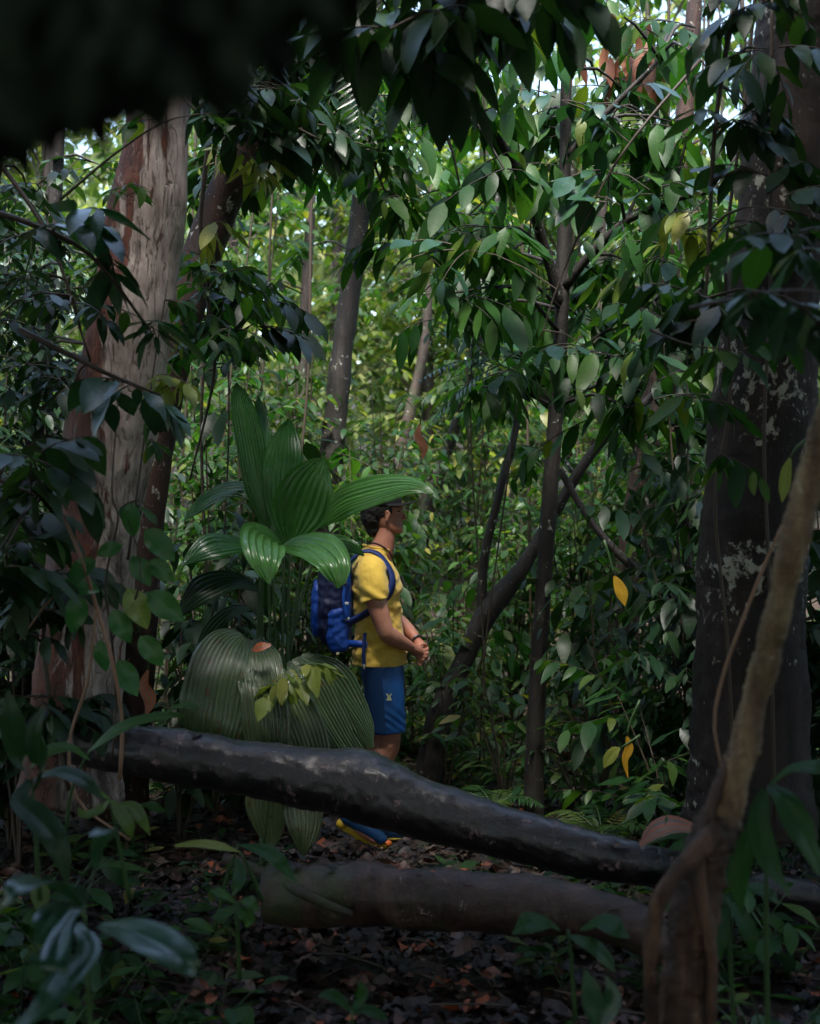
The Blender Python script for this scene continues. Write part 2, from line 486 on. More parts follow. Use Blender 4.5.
# fallen leaves covering the floor
Lf = Leaves()
for i in range(21000):
    y = 3.6 + 10.5 * random.random() ** 1.25
    x = random.uniform(-.36, .36) * (y + 1.5)
    a = random.uniform(0, 6.28); s = random.uniform(.025, .14) * random.uniform(.7, 1.1)
    Lf.add(gp(x, y, random.uniform(.012, .045)), (math.cos(a), math.sin(a), random.uniform(-.1, .35)),
           (random.uniform(-.6, .6), random.uniform(-.6, .6), 1), s, s * random.uniform(.35, .55))
tag(Lf.build('leaf_litter', 'mid', M['litter'], wavy=.3), kind='stuff')
T = Tubes()
for i in range(420):
    y = 3.6 + 7 * random.random(); x = random.uniform(-.36, .36) * (y + 1.2); a = random.uniform(0, 6.28); l_ = random.uniform(.08, .35)
    b = gp(x, y, .03); T.add([b, b + Vector((math.cos(a) * l_ * .5, math.sin(a) * l_ * .5, random.uniform(0, .04))), b + Vector((math.cos(a + .2) * l_, math.sin(a + .2) * l_, random.uniform(-.01, .04)))], [random.uniform(.002, .007)] * 3, 4, seg=.1)
tag(T.build('twig_litter', M['twig']), kind='stuff')

# small seedlings and ferny ground cover nobody could count
Lf = Leaves(); Tb = Tubes()
for i in range(1100):
    y = 8.0 + 7 * random.random() if i < 1000 else 3.4 + 3.6 * random.random()
    x = random.uniform(-.34, .34) * (y + 1)
    if abs(x + .1) < .45 and y < 8.6: continue
    b = gp(x, y)
    h = random.uniform(.08, .32)
    for k in range(random.randint(2, 4)):
        a = random.uniform(0, 6.28)
        spray(Lf, Tb, b, Vector((math.cos(a) * .5, math.sin(a) * .5, 1)), h, random.randint(4, 7), .10, .038, droop=.25, hang=.2, tw_r=.002, sides=3)
tag(Lf.build('undergrowth', 'low', M['leaf_mid']), kind='stuff')
tag(Tb.build('undergrowth_stems', M['stem']), kind='stuff')

# =============================================================== THE TREES
def tree(name, label, pts, rad, bark, limbs=(), clusters=(), leaf='leaf', tpl='mid', sides=14, bumpy=.12, flute=0, cat='tree',
         group=None, ll=.2, lw=.07, n=8, tsides=None, seg=.06, **kw):
    """pts = [(px, py, depth)...] from the ground up; clusters = [(px, py, depth, radius, sprays)...]"""
    W = [P(*p) for p in pts]
    base = W[0].copy()
    g = gz(base.x, base.y)
    if base.z > g - .05:                       # carry the trunk down into the soil
        dx = (W[0] - W[1]); dx = dx / max(.2, -dx.z) if dx.z < 0 else Vector((0, 0, -1))
        q = W[0] + Vector((dx.x * .35, dx.y * .35, -1)).normalized() * (base.z - g + .08)
        W.insert(0, Vector((q.x, q.y, g - .08))); rad = [rad[0] * 1.15] + list(rad)
    root = empty(name, (W[0].x, W[0].y, gz(W[0].x, W[0].y)), label, cat, group)
    T = Tubes(); T.add(W, rad, sides, seg=seg, bumpy=bumpy, flute=flute)
    for lp, lr in limbs:
        T.add([P(*p) for p in lp], lr, 8, seg=.08, bumpy=bumpy * .8, freq=6)
    if clusters:
        Lc = Leaves(); Tc = T
        allp = W + [P(*p) for lp, _ in limbs for p in lp]
        C = catmull([tuple(w) for w in W], 30)
        allp = [Vector(c) for c in C] + [P(*p) for lp, _ in limbs for p in lp]
        for cl in clusters:
            c = P(*cl[:3]) if not isinstance(cl[0], Vector) else cl[0]
            r, ns = (cl[3], cl[4]) if not isinstance(cl[0], Vector) else (cl[1], cl[2])
            near = min(allp, key=lambda q: (q - c).length + max(0, q.z - c.z) * .5)
            cluster(Lc, Tc, c, r, ns, n, ll, lw, root=near, **kw)
        Lc.build('crown', tpl, M[leaf], root)
    T.build('trunk', M[bark], root)
    return root


def rnd_clusters(x0, x1, y0, y1, d0, d1, r, ns, k):
    """k clumps spread over a region"""
    out = []
    for i in range(k):
        out.append((random.uniform(x0, x1), random.uniform(y0, y1), random.uniform(d0, d1), r * random.uniform(.7, 1.3), ns))
    return out


def overhead(cx, cy, rad, z0, z1, k, r, ns):
    out = []
    for i in range(k):
        a = random.uniform(0, 6.28); q = rad * math.sqrt(random.random())
        c = Vector((cx + q * math.cos(a), cy + q * math.sin(a), random.uniform(z0, z1)))
        if math.hypot(c.x + .6, c.y - 5.9) < 3.1: continue      # opening carved in the crowns to let light reach the hiker
        out.append((c, r, ns))
    return out


# --- big pale tree on the left, its unseen crown widened for foreground shade
W = [P(66, 800, 6.0), P(70, 730, 6.0), P(86, 600, 6.0), P(102, 480, 6.0), P(122, 360, 6.0), P(142, 250, 6.0), P(158, 130, 6.0), P(176, 0, 6.1), P(205, -260, 6.2), P(230, -600, 6.3)]
root = empty('pale_tree', (W[0].x, W[0].y, gz(W[0].x, W[0].y)), 'thick leaning tree with pale peeling bark and red patches on the left', 'tree')
T = Tubes()
T.add(W, [.22, .185, .178, .182, .18, .163, .135, .115, .10, .06], 40, seg=.04, bumpy=.13, freq=3.2, flute=.09, fine=.035)
T.build('trunk', M['bark_pale'], root)
Lc = Leaves(); Tc = Tubes()
for c, r, ns in overhead(-2.0, 1.9, 4.0, 5.2, 8.2, 75, 1.15, 10):
    cluster(Lc, Tc, c, r, ns, 9, .42, .19, root=W[-2], br=.03, hang=.2)
Tc.build('branches', M['bark_brown'], root); Lc.build('crown', 'low', M['leaf_dark'], root)

# --- reddish tree leaning right behind it
tree('leaning_tree', 'reddish trunk with pale lichen blotches leaning right behind the thick pale tree',
     [(120, 700, 7.4), (140, 520, 7.4), (163, 400, 7.4), (190, 290, 7.4), (228, 190, 7.4), (275, 105, 7.5), (330, 20, 7.6), (390, -80, 7.8), (450, -260, 8.2)],
     [.16, .13, .105, .105, .10, .095, .09, .07, .04], 'bark_red', leaf='leaf_dark',
     clusters=rnd_clusters(190, 420, -40, 90, 6.6, 8, .5, 6, 9) + rnd_clusters(195, 300, 120, 330, 7.5, 8.2, .35, 5, 6),
     ll=.2, lw=.075, hang=.6, sides=20)

# --- right dark tree with lichen
W = [P(752, 830, 5.8), P(752, 760, 5.8), P(752, 650, 5.8), P(754, 560, 5.8), P(760, 450, 5.8), P(768, 350, 5.8), P(782, 200, 5.8), P(796, 60, 5.8), P(806, -60, 5.8), P(830, -500, 5.9), P(850, -750, 6.0)]
root = empty('lichen_tree', (W[0].x, W[0].y, gz(W[0].x, W[0].y)), 'broad dark trunk spotted with white lichen standing behind the tan liana', 'tree')
T = Tubes(); T.add(W, [.27, .235, .222, .216, .206, .196, .186, .176, .17, .14, .08], 48, seg=.03, bumpy=.10, freq=3, flute=.06, fine=.045)
T.build('trunk', M['bark_lichen'], root)
Lc = Leaves(); Tc = Tubes()
for c, r, ns in overhead(2.4, 2.1, 4.0, 5.2, 8.2, 75, 1.15, 10):  # unseen crown spread wide to keep the near floor in shade
    cluster(Lc, Tc, c, r, ns, 9, .42, .19, root=W[-2], br=.03, hang=.2)
Tc.build('branches', M['bark_brown'], root); Lc.build('crown', 'low', M['leaf_dark'], root)

# --- unseen trees added behind and beside the viewpoint to cast shade
for (x, y, lab) in ((-4.3, 1.0, 'unseen tree added for shade out to the left of the viewpoint'),
                    (4.4, .5, 'unseen tree added for shade out to the right of the viewpoint'),
                    (.5, -4.0, 'unseen tree added for shade behind the viewpoint')):
    b = gp(x, y, -.1)
    root = empty('added_shade_tree', (x, y, gz(x, y)), lab, 'tree', 'unseen trees added for shade')
    T = Tubes(); T.add([b, b + Vector((.1, .1, 3)), b + Vector((.0, .3, 7.5))], [.3, .2, .1], 20, seg=.12, bumpy=.12, flute=.08)
    T.build('trunk', M['bark_dark'], root)
    Lc = Leaves(); Tc = Tubes()
    for c, r, ns in overhead(x, y, 4.0, 4.6 if y > -1 else 4.0, 8, 36, 1.15, 10):
        cluster(Lc, Tc, c, r, ns, 9, .42, .19, root=b + Vector((0, .3, 6.5)), br=.03, hang=.2)
    Tc.build('branches', M['bark_dark'], root); Lc.build('crown', 'low', M['leaf_dark'], root)

# --- slim dark tree in the middle, forked, with long hanging leaves
tree('slim_tree', 'slim straight dark tree with forked limbs and long hanging leaves, right of the hiker',
     [(534, 775, 7.6), (537, 700, 7.6), (543, 590, 7.6), (553, 450, 7.6), (561, 330, 7.6), (564, 220, 7.6), (566, 90, 7.6), (570, -60, 7.6), (575, -260, 7.6)],
     [.052, .046, .044, .041, .038, .034, .03, .025, .012], 'bark_dark',
     limbs=[([(562, 310, 7.6), (545, 250, 7.5), (520, 175, 7.3), (480, 120, 7.1), (430, 105, 6.9)], [.03, .028, .024, .02, .01]),
            ([(562, 290, 7.6), (590, 255, 7.5), (625, 222, 7.4), (672, 200, 7.2), (720, 190, 7.1)], [.03, .026, .022, .018, .01]),
            ([(565, 160, 7.6), (600, 120, 7.5), (660, 60, 7.4)], [.025, .02, .01])],
     clusters=[(x_, y_, max(d_, 7.9) if 515 < x_ < 610 else d_, r_, n_) for x_, y_, d_, r_, n_ in rnd_clusters(420, 710, -20, 410, 6.6, 8.4, .36, 4, 56)],
     ll=.225, lw=.075, n=6, hang=1.0, tpl='mid', jit=.5, sides=16, bumpy=.1)

# --- mid-distance trunks
MT = 'dark forest trunks beyond the path'
tree('forest_tree', 'dark slender trunk rising behind the upright pleated leaves, left of the hiker',
     [(318, 690, 10), (325, 560, 10), (333, 440, 10), (345, 330, 10), (362, 200, 10), (372, 80, 10), (380, -60, 10)], [.10, .09, .085, .075, .07, .06, .04],
     'bark_dark', clusters=rnd_clusters(290, 440, 60, 330, 9.4, 10.6, .45, 6, 12), ll=.17, lw=.06, hang=.5, group=MT, leaf='leaf')
tree('forest_tree', 'dark trunk leaning far to the right from its base, just right of the hiker',
     [(438, 720, 8.6), (464, 660, 8.6), (488, 612, 8.6), (518, 574, 8.6), (546, 528, 8.6), (580, 470, 8.6), (612, 430, 8.6), (650, 398, 8.6), (690, 340, 8.6)], [.075, .058, .07, .05, .038, .033, .03, .024, .012],
     'bark_dark', limbs=[([(482, 618, 8.6), (484, 560, 8.6), (500, 490, 8.6), (517, 420, 8.7), (522, 330, 8.8)], [.035, .028, .026, .022, .01])],
     clusters=rnd_clusters(450, 560, 290, 470, 8.4, 9.6, .35, 5, 10), ll=.15, lw=.055, hang=.5, group=MT)
tree('forest_tree', 'reddish dark trunk between the slim tree and the broad lichen trunk',
     [(612, 720, 9.5), (622, 640, 9.5), (634, 540, 9.5), (650, 430, 9.5), (662, 330, 9.5), (676, 200, 9.5), (690, 60, 9.5), (700, -80, 9.5)], [.11, .10, .10, .09, .08, .07, .06, .03],
     'bark_red', clusters=rnd_clusters(600, 740, 150, 480, 8.8, 10, .42, 6, 16), ll=.16, lw=.055, hang=.5, group=MT, leaf='leaf')
tree('forest_tree', 'thin dark tree slanting right above the cap of the hiker',
     [(395, 720, 11.5), (412, 600, 11.5), (432, 500, 11.5), (462, 405, 11.5), (485, 300, 11.5), (500, 180, 11.5)], [.06, .055, .05, .045, .04, .02],
     'bark_dark', clusters=rnd_clusters(420, 530, 140, 420, 11, 12, .5, 6, 10), ll=.17, lw=.06, hang=.4, group=MT, leaf='leaf_mid')
tree('forest_tree', 'thin pale brown tree in the bright gap left of the slender trunk',
     [(285, 640, 14), (296, 480, 14), (304, 330, 14), (312, 190, 14), (318, 40, 14)], [.07, .06, .055, .045, .03],
     'bark_brown', clusters=rnd_clusters(220, 340, 40, 300, 13, 15, .7, 7, 8), ll=.16, lw=.06, hang=.3, group=MT, leaf='leaf_mid')
tree('forest_tree', 'small leaning tree against the brightest gap, behind the face of the hiker',
     [(385, 640, 13.5), (395, 500, 13.5), (408, 420, 13.5), (425, 340, 13.5), (430, 230, 13.5)], [.07, .06, .055, .045, .03],
     'bark_brown', clusters=rnd_clusters(370, 470, 140, 330, 13, 14.5, .6, 6, 7), ll=.16, lw=.06, hang=.3, group=MT, leaf='leaf_mid')
tree('forest_tree', 'dark thin tree at the far left edge behind the thick pale tree',
     [(20, 720, 8.6), (28, 560, 8.6), (38, 400, 8.6), (52, 240, 8.6), (60, 90, 8.6), (66, -80, 8.6)], [.06, .055, .05, .045, .04, .02],
     'bark_dark', clusters=rnd_clusters(-20, 110, 120, 460, 7.8, 9.4, .4, 6, 22), ll=.12, lw=.045, hang=.4, group=MT, leaf='leaf_dark')
tree('forest_tree', 'thin dark stem standing close to the left side of the broad lichen trunk',
     [(690, 720, 8.2), (688, 600, 8.2), (684, 480, 8.2), (672, 380, 8.2), (655, 300, 8.2)], [.035, .03, .028, .024, .012],
     'bark_dark', clusters=rnd_clusters(630, 710, 250, 480, 7.6, 8.4, .32, 5, 9), ll=.15, lw=.055, hang=.7, group=MT, leaf='leaf')
tree('forest_tree', 'straight young tree behind the slim tree, small leaves in tiers',
     [(590, 660, 12.5), (592, 520, 12.5), (596, 380, 12.5), (602, 230, 12.5), (606, 60, 12.5)], [.06, .055, .05, .04, .02],
     'bark_brown', clusters=rnd_clusters(550, 660, 60, 480, 12, 13, .5, 6, 12), ll=.15, lw=.055, hang=.3, group=MT, leaf='leaf_mid')

t_ = Tubes(); t_.add([P(560, 470, 8.2), P(590, 520, 8.1), P(630, 565, 8), P(668, 592, 8), P(705, 640, 7.9), P(725, 760, 7.7)], [.02, .022, .024, .024, .026, .03], 8, bumpy=.15)
tag(t_.build('fallen_branch', M['bark_dark']), 'thin dark branch slanting down to the right in front of the reddish trunk', 'branch')

# ====================================================== SHRUBS AND SAPLINGS
def shrub(label, px, d, h, ns, ll, lw, leaf='leaf', spread=.35, n=8, name='shrub', tpl='mid', group='shrubs of the understorey', hang=.4,
          droop=.25, stem='twig', side_tw=4, r=.008, tier=0.0):
    x = (px - 410) / FPX * d
    b = Vector((x, d, gz(x, d)))
    root = empty(name, b, label, 'shrub' if name == 'shrub' else name.replace('_', ' '), group)
    Lc = Leaves(); Tc = Tubes()
    for i in range(ns):
        a = random.uniform(0, 6.28); q = spread * random.uniform(.1, 1)
        top = b + Vector((math.cos(a) * q, math.sin(a) * q, h * random.uniform(.6, 1.05)))
        mid = b + (top - b) * .5 + Vector((-math.cos(a), -math.sin(a), 0)) * q * .15
        Tc.add([b - Vector((0, 0, .04)), mid, top], [r, r * .7, r * .3], 5, seg=.2, cap=False)
        k = max(3, int(side_tw * h / .8))
        for j in range(k):
            t = max(tier, .15) + (1 - max(tier, .15)) * (j + random.random()) / k
            p = b.lerp(mid, t * 2) if t < .5 else mid.lerp(top, t * 2 - 1)
            aa = random.uniform(0, 6.28)
            spray(Lc, Tc, p, Vector((math.cos(aa), math.sin(aa), random.uniform(.1, .8))), random.uniform(.6, 1.2) * spread * .9 + .08, n, ll, lw,
                  droop=droop, hang=hang, tw_r=.0025, sides=3)
    Tc.build('stem', M[stem], root); Lc.build('foliage', tpl, M[leaf], root)
    return root


S = shrub
for x_, d_, h_, l_, lf_ in (
        (345, 9.3, 2.3, 'shaded sapling with small leaves close behind the tall upright leaves', 'leaf'),
        (385, 10.4, 3.0, 'shaded sapling directly above and behind the cap', 'leaf_mid'),
        (452, 9.8, 1.2, 'sapling with small dark leaves in front of the chest of the hiker', 'leaf'),
        (470, 11.2, 3.2, 'tall thin sapling between the slanting tree and the leaning dark trunk', 'leaf_mid'),
        (512, 10.6, 1.7, 'sapling with drooping small leaves beside the leaning dark trunk', 'leaf'),
        (572, 10.4, 2.7, 'shaded sapling right behind the slim tree stem', 'leaf'),
        (590, 9.0, 1.7, 'sapling with pointed leaves right of the slim tree at chest height', 'leaf'),
        (618, 11.0, 3.3, 'tall leafy sapling behind the reddish trunk', 'leaf_mid'),
        (668, 10.2, 2.8, 'sapling filling the space between the reddish trunk and the lichen trunk', 'leaf'),
        (715, 9.6, 3.0, 'tall dark sapling whose top shows beside the lichen trunk', 'leaf'),
        (250, 8.8, 2.6, 'dark sapling behind the left side of the tall upright leaves', 'leaf'),
        (205, 9.6, 3.2, 'tall dark sapling showing right of the leaning reddish trunk', 'leaf'),
        (300, 10.0, 3.3, 'tall loose sapling in front of the thin pale brown tree', 'leaf_mid'),
        (60, 8.8, 3.0, 'dark sapling left of the thick pale trunk', 'leaf_dark'),
        (-5, 8.2, 3.2, 'tall dark sapling cut by the left edge of the view', 'leaf_dark'),
        (100, 8.6, 2.6, 'dark sapling directly behind the thick pale trunk', 'leaf_dark')):
    shrub(l_, x_, d_, h_, 7, .115, .04, lf_, spread=.45, n=9, name='sapling', group='saplings in the shade of the middle distance', hang=.5, side_tw=3.6, r=.011, tier=.42)
for x_, d_, h_, l_ in (
        (470, 9.2, 1.3, 'sparse broad-leaved sapling between the hiker and the leaning dark trunk'),
        (602, 7.6, 1.5, 'low broad-leaved sapling under the hanging yellow leaf'),
        (660, 8.2, 2.2, 'tall broad-leaved sapling left of the lichen trunk'),
        (690, 7.2, 2.9, 'lanky broad-leaved sapling touching the left flank of the lichen trunk'),
        (355, 9.4, 2.3, 'broad-leaved sapling in front of the slender trunk'),
        (215, 7.6, 2.3, 'dark broad-leaved sapling between the leaning reddish trunk and the upright leaves'),
        (180, 7.2, 1.2, 'low broad-leaved sapling right of the thick pale trunk foot'),
        (20, 6.6, 2.3, 'dark broad-leaved sapling left of the thick pale trunk')):
    shrub(l_, x_, d_, h_, 3, .19, .07, 'leaf' if d_ > 7.7 else 'leaf_dark', spread=.38, n=5, name='sapling', group='broad-leaved saplings', hang=.8, side_tw=4, r=.010, tier=.3)
# in front of the hiker's path, right-hand side
S('low shrub with broad glossy leaves at the foot of the broad lichen trunk', 672, 6.6, .75, 6, .17, .062, n=7)
S('small leafy shrub between the leaning dark trunk and the slim tree', 505, 8.0, .75, 7, .12, .042, 'leaf_mid')
S('spindly shrub with narrow leaves just right of the clasped hands', 446, 8.6, 1.15, 8, .11, .035, 'leaf_mid', spread=.35)
S('low fern-like shrub right of the slim tree base', 578, 7.8, .55, 7, .11, .04, 'leaf_mid')
S('shrub of drooping leaf tiers left of the lichen trunk base', 640, 7.3, 1.15, 6, .17, .055, n=8, hang=.6)
S('taller dark shrub against the left flank of the lichen trunk', 700, 6.9, 1.7, 6, .17, .06, n=8, hang=.7, leaf='leaf_dark')
S('shrub with fine light leaves behind the reddish trunk', 600, 10.4, 1.5, 9, .12, .045, 'leaf_mid', spread=.5)
S('rounded shrub beyond the leaning dark trunk', 520, 10.8, 1.3, 9, .12, .045, 'leaf_mid', spread=.5)
S('pale green shrub catching the light beyond the face of the hiker', 455, 12, 1.9, 12, .12, .045, 'leaf_far', spread=.7)
S('shrub with dark small leaves behind the legs of the hiker', 415, 9.8, .8, 8, .11, .04, 'leaf_mid', spread=.4)
S('wide low shrub right of the lichen trunk', 800, 7.2, 1.2, 9, .17, .06, 'leaf', spread=.5)
S('tall dark bush at the right edge behind the liana', 835, 6.2, 2.0, 9, .2, .07, 'leaf_dark', spread=.45)
# left-hand side
S('dark bush filling the gap between the thick pale trunk and the upright pleated leaves', 205, 7.9, 1.5, 10, .15, .055, 'leaf_dark', spread=.45)
S('dense dark bush at the far left edge of the forest', 10, 6.9, 2.1, 12, .15, .055, 'leaf_dark', spread=.5)
S('dark bush leaning against the left flank of the thick pale trunk', 45, 7.2, 1.3, 9, .18, .065, 'leaf_dark', spread=.35)
S('shrub with small leaves in shade behind the blue backpack', 310, 9.0, 1.3, 9, .12, .042, 'leaf_mid', spread=.5)
S('low bush directly behind the folded pleated leaves', 270, 8.2, .8, 8, .13, .048, 'leaf', spread=.4)
S('tall sapling with narrow leaves beyond the upright pleated leaves', 235, 9.6, 2.5, 8, .14, .045, 'leaf', spread=.45)
S('small-leaved sapling left of the slender trunk', 290, 11.4, 2.7, 10, .12, .045, 'leaf_mid', spread=.6)
S('leafy sapling behind the leaf held above the cap', 375, 11, 2.4, 9, .12, .045, 'leaf_mid', spread=.5)
S('airy sapling between the leaning dark trunk and the slim tree', 520, 12.6, 3.0, 10, .13, .048, 'leaf_mid', spread=.6)
S('airy sapling right of the slim tree', 625, 11.6, 3.0, 10, .13, .048, 'leaf_mid', spread=.6)
S('sapling against the left edge of the lichen trunk', 690, 10.4, 2.9, 10, .13, .048, 'leaf_mid', spread=.5)
S('airy sapling beyond the dark bush at the left', 80, 10.5, 3.0, 11, .12, .045, 'leaf_mid', spread=.7)
S('sapling seen through the gap left of the leaning reddish trunk', 150, 11.5, 3.2, 10, .12, .045, 'leaf_mid', spread=.7)

# sunlit trees and bushes farther back, one object each
far = [(-120, 16, 5.0, 'bright bushy tree at the far left behind the thin dark tree'),
       (40, 17.5, 5.6, 'bright tree showing left of the thick pale trunk'),
       (225, 16.5, 4.6, 'light green tree in the gap right of the leaning reddish trunk'),
       (330, 18.5, 5.2, 'yellow-green tree glowing in the gap behind the slender trunk'),
       (420, 17, 3.4, 'pale sunlit tree directly beyond the face of the hiker'),
       (480, 19, 5.4, 'soft green tree seen above and right of the cap'),
       (570, 17, 4.2, 'light green tree behind the upper half of the slim tree'),
       (650, 18, 5.0, 'yellow-green tree in the bright gap left of the lichen trunk'),
       (745, 17, 4.8, 'bright tree hidden mostly by the broad lichen trunk'),
       (880, 16, 5.0, 'bright bushy tree beyond the right edge bush')]
for fi, (px, d, h, lab) in enumerate(far):
    h *= 1.5
    x = (px - 410) / FPX * d; b = gp(x, d)
    root = empty('sunlit_tree', b, lab, 'tree', 'sunlit trees beyond the shade')
    T = Tubes(); T.add([b - Vector((0, 0, .1)), b + Vector((.1, 0, h * .5)), b + Vector((-.05, 0, h))], [.09, .07, .03], 8, seg=.3, bumpy=.1); T.build('trunk', M['bark_brown'], root)
    Lc = Leaves(); Tc = Tubes()
    for i in range(56):
        a = random.uniform(0, 6.28); q = 1.5 * math.sqrt(random.random()); z = h * random.uniform(.06, 1.12)
        cluster(Lc, Tc, b + Vector((q * math.cos(a), q * math.sin(a), z)), .6, 6, 8, .2, .085, root=b + Vector((0, 0, z * .8)), hang=.3)
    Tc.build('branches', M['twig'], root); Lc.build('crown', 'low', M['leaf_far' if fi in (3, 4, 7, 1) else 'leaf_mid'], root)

# the wooded slope behind: one mass of foliage
Lf = Leaves()
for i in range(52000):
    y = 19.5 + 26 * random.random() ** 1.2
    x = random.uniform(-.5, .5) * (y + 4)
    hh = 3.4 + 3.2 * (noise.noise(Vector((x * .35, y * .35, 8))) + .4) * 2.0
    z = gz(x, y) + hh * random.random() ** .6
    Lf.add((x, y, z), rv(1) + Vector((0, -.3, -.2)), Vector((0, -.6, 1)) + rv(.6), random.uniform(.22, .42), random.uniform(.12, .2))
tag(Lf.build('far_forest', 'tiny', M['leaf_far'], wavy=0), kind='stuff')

# ================================================== CREEPERS AND OVERHANGS
def hanging(label, cl, ll, lw, leaf, n=6, src=(0, -1.2, 1.4), name='overhanging_branch', tpl='mid', hang=.6, br=.014, group=None, limb=None, bark='twig', **kw):
    """a leafy branch coming down into view from the canopy; cl = clusters"""
    cs = [P(*c[:3]) for c in cl]
    top = P(*limb[0]) if limb else cs[0] + Vector(src)
    root = empty(name, cs[0], label, 'branch' if 'branch' in name else 'climbing plant' if 'climb' in name else name.replace('_', ' '), group)
    Lc = Leaves(); Tc = Tubes()
    if limb:
        Tc.add([P(*q) for q in limb], np.linspace(br, br * .35, len(limb)), 7, seg=.08, bumpy=.1)
        anchors = [Vector(c) for c in catmull([tuple(P(*q)) for q in limb], 24)]
    else:
        Tc.add([top, (top + cs[0]) * .5 + rv(.1), cs[0]], [br, br * .7, br * .4], 6, seg=.12)
        anchors = [top, cs[0]]
    for c, (_, _, _, r, ns) in zip(cs, cl):
        nr = min(anchors, key=lambda q: (q - c).length)
        cluster(Lc, Tc, c, r, ns, n, ll, lw, root=nr, br=br * .5, hang=hang, **kw)
    Tc.build('stem', M[bark], root); Lc.build('foliage', tpl, M[leaf], root)
    return root


# dark leaves hanging in from above across the top of the view
hanging('branch of dark broad leaves across the top, left of the middle', rnd_clusters(330, 480, -60, 40, 4.6, 5.6, .28, 4, 8), .24, .09, 'leaf_dark',
        limb=[(250, -160, 5.4), (330, -60, 5.2), (420, -10, 5), (490, 30, 4.8)], hang=.8, br=.02)
hanging('branch of dark leaves hanging at the top, above the slim tree', rnd_clusters(480, 560, -60, 10, 4.6, 5.8, .25, 4, 5), .22, .085, 'leaf_dark',
        limb=[(700, -140, 5.2), (600, -70, 5.2), (520, -20, 5.2), (450, 20, 5.2)], hang=1.0, br=.02)
hanging('dark leafy branch at the top beside the lichen trunk', rnd_clusters(690, 780, -20, 330, 5.0, 5.5, .24, 4, 11), .17, .065, 'leaf_dark',
        limb=[(790, -140, 5.3), (740, -10, 5.3), (716, 120, 5.3), (708, 260, 5.3), (700, 380, 5.4)], hang=.7)
hanging('leafy branch in front of the top of the leaning reddish trunk', rnd_clusters(220, 330, 60, 150, 5.6, 6.6, .26, 5, 8), .17, .065, 'leaf_dark',
        limb=[(150, -60, 6.2), (210, 40, 6.1), (270, 110, 6), (320, 140, 6)], hang=.7)
hanging('small-leaved dark branches against the bright gap at the upper left', rnd_clusters(-20, 75, 160, 420, 5.2, 6.4, .22, 6, 16), .10, .036, 'leaf_dark',
        limb=[(-90, 40, 5.8), (-10, 150, 5.8), (50, 240, 5.8), (90, 360, 5.8)], hang=.4, n=7)
hanging('dark broad leaves overlapping the left edge of the pale trunk at mid height', rnd_clusters(-20, 45, 440, 570, 4.6, 5.4, .2, 4, 6), .2, .08, 'leaf_dark',
        limb=[(-120, 420, 5), (-50, 450, 5), (0, 480, 5), (50, 500, 5)], hang=.5, n=6)
hanging('blue-sheened long leaves crossing the pale trunk halfway up', [(60, 225, 5.0, .2, 3), (110, 255, 5.1, .16, 2), (150, 325, 5.3, .12, 2)], .2, .06, 'leaf_blue',
        limb=[(-60, 200, 5), (20, 220, 5), (90, 255, 5.1), (150, 330, 5.3)], hang=.4, n=6)
hanging('dark leathery leaves on a twig crossing the pale trunk near its middle', [(130, 385, 5.2, .14, 3), (150, 400, 5.3, .1, 2)], .16, .075, 'leaf_blue',
        limb=[(20, 330, 5.2), (70, 355, 5.2), (110, 375, 5.2), (160, 395, 5.3)], hang=.6, n=5)
hanging('thin twig with sparse pointed leaves across the top of the pale trunk', [(160, 120, 5.4, .15, 2), (205, 118, 5.4, .15, 2), (120, 190, 5.4, .16, 3)], .12, .045, 'leaf',
        limb=[(60, 200, 5.4), (120, 150, 5.4), (170, 120, 5.4), (225, 112, 5.4)], hang=.3, n=4, br=.006)
hanging('pale lime young leaves drooping beside the top of the pale trunk', [(238, 152, 5.8, .16, 3), (252, 172, 5.8, .14, 3), (200, 228, 5.8, .13, 3)], .15, .045, 'leaf_lime',
        limb=[(180, 95, 5.9), (210, 125, 5.9), (240, 150, 5.8), (262, 180, 5.8)], hang=1.1, n=4, br=.005)
hanging('yellow-green young leaves at the middle right of the pale trunk', [(183, 382, 5.6, .12, 3), (172, 378, 5.6, .1, 3)], .11, .04, 'leaf_lime',
        limb=[(150, 330, 5.7), (165, 360, 5.65), (186, 384, 5.6)], hang=.7, n=4, br=.004)
hanging('bushy creeper of small leaves between the pale trunk and the leaning one', rnd_clusters(190, 250, 220, 370, 6.4, 7.0, .2, 4, 10), .13, .048, 'leaf',
        limb=[(215, 90, 6.7), (200, 240, 6.7), (215, 360, 6.7), (190, 480, 6.7)], hang=.6, name='climbing_plant', n=6)
hanging('leafy creeper wrapping the lower left flank of the pale trunk', rnd_clusters(10, 85, 560, 730, 5.4, 5.7, .17, 4, 11), .13, .055, 'leaf_dark',
        limb=[(70, 790, 5.6), (50, 700, 5.6), (45, 620, 5.65), (75, 540, 5.65)], hang=.6, name='climbing_plant', n=5)
hanging('small creeper with scattered leaves on the upper right of the pale trunk', [(165, 300, 5.7, .12, 3), (150, 440, 5.7, .12, 3), (140, 500, 5.6, .1, 2)], .09, .04, 'leaf',
        limb=[(128, 560, 5.6), (140, 470, 5.65), (152, 380, 5.7), (168, 280, 5.75)], hang=.6, name='climbing_plant', n=4, br=.006)
hanging('feathery leafy branch against the bright gap right of the leaning trunk', rnd_clusters(300, 420, 90, 250, 6.6, 7.6, .3, 5, 12), .16, .055, 'leaf',
        limb=[(330, -40, 7.4), (350, 60, 7.2), (370, 150, 7), (400, 230, 7)], hang=.7, n=7)
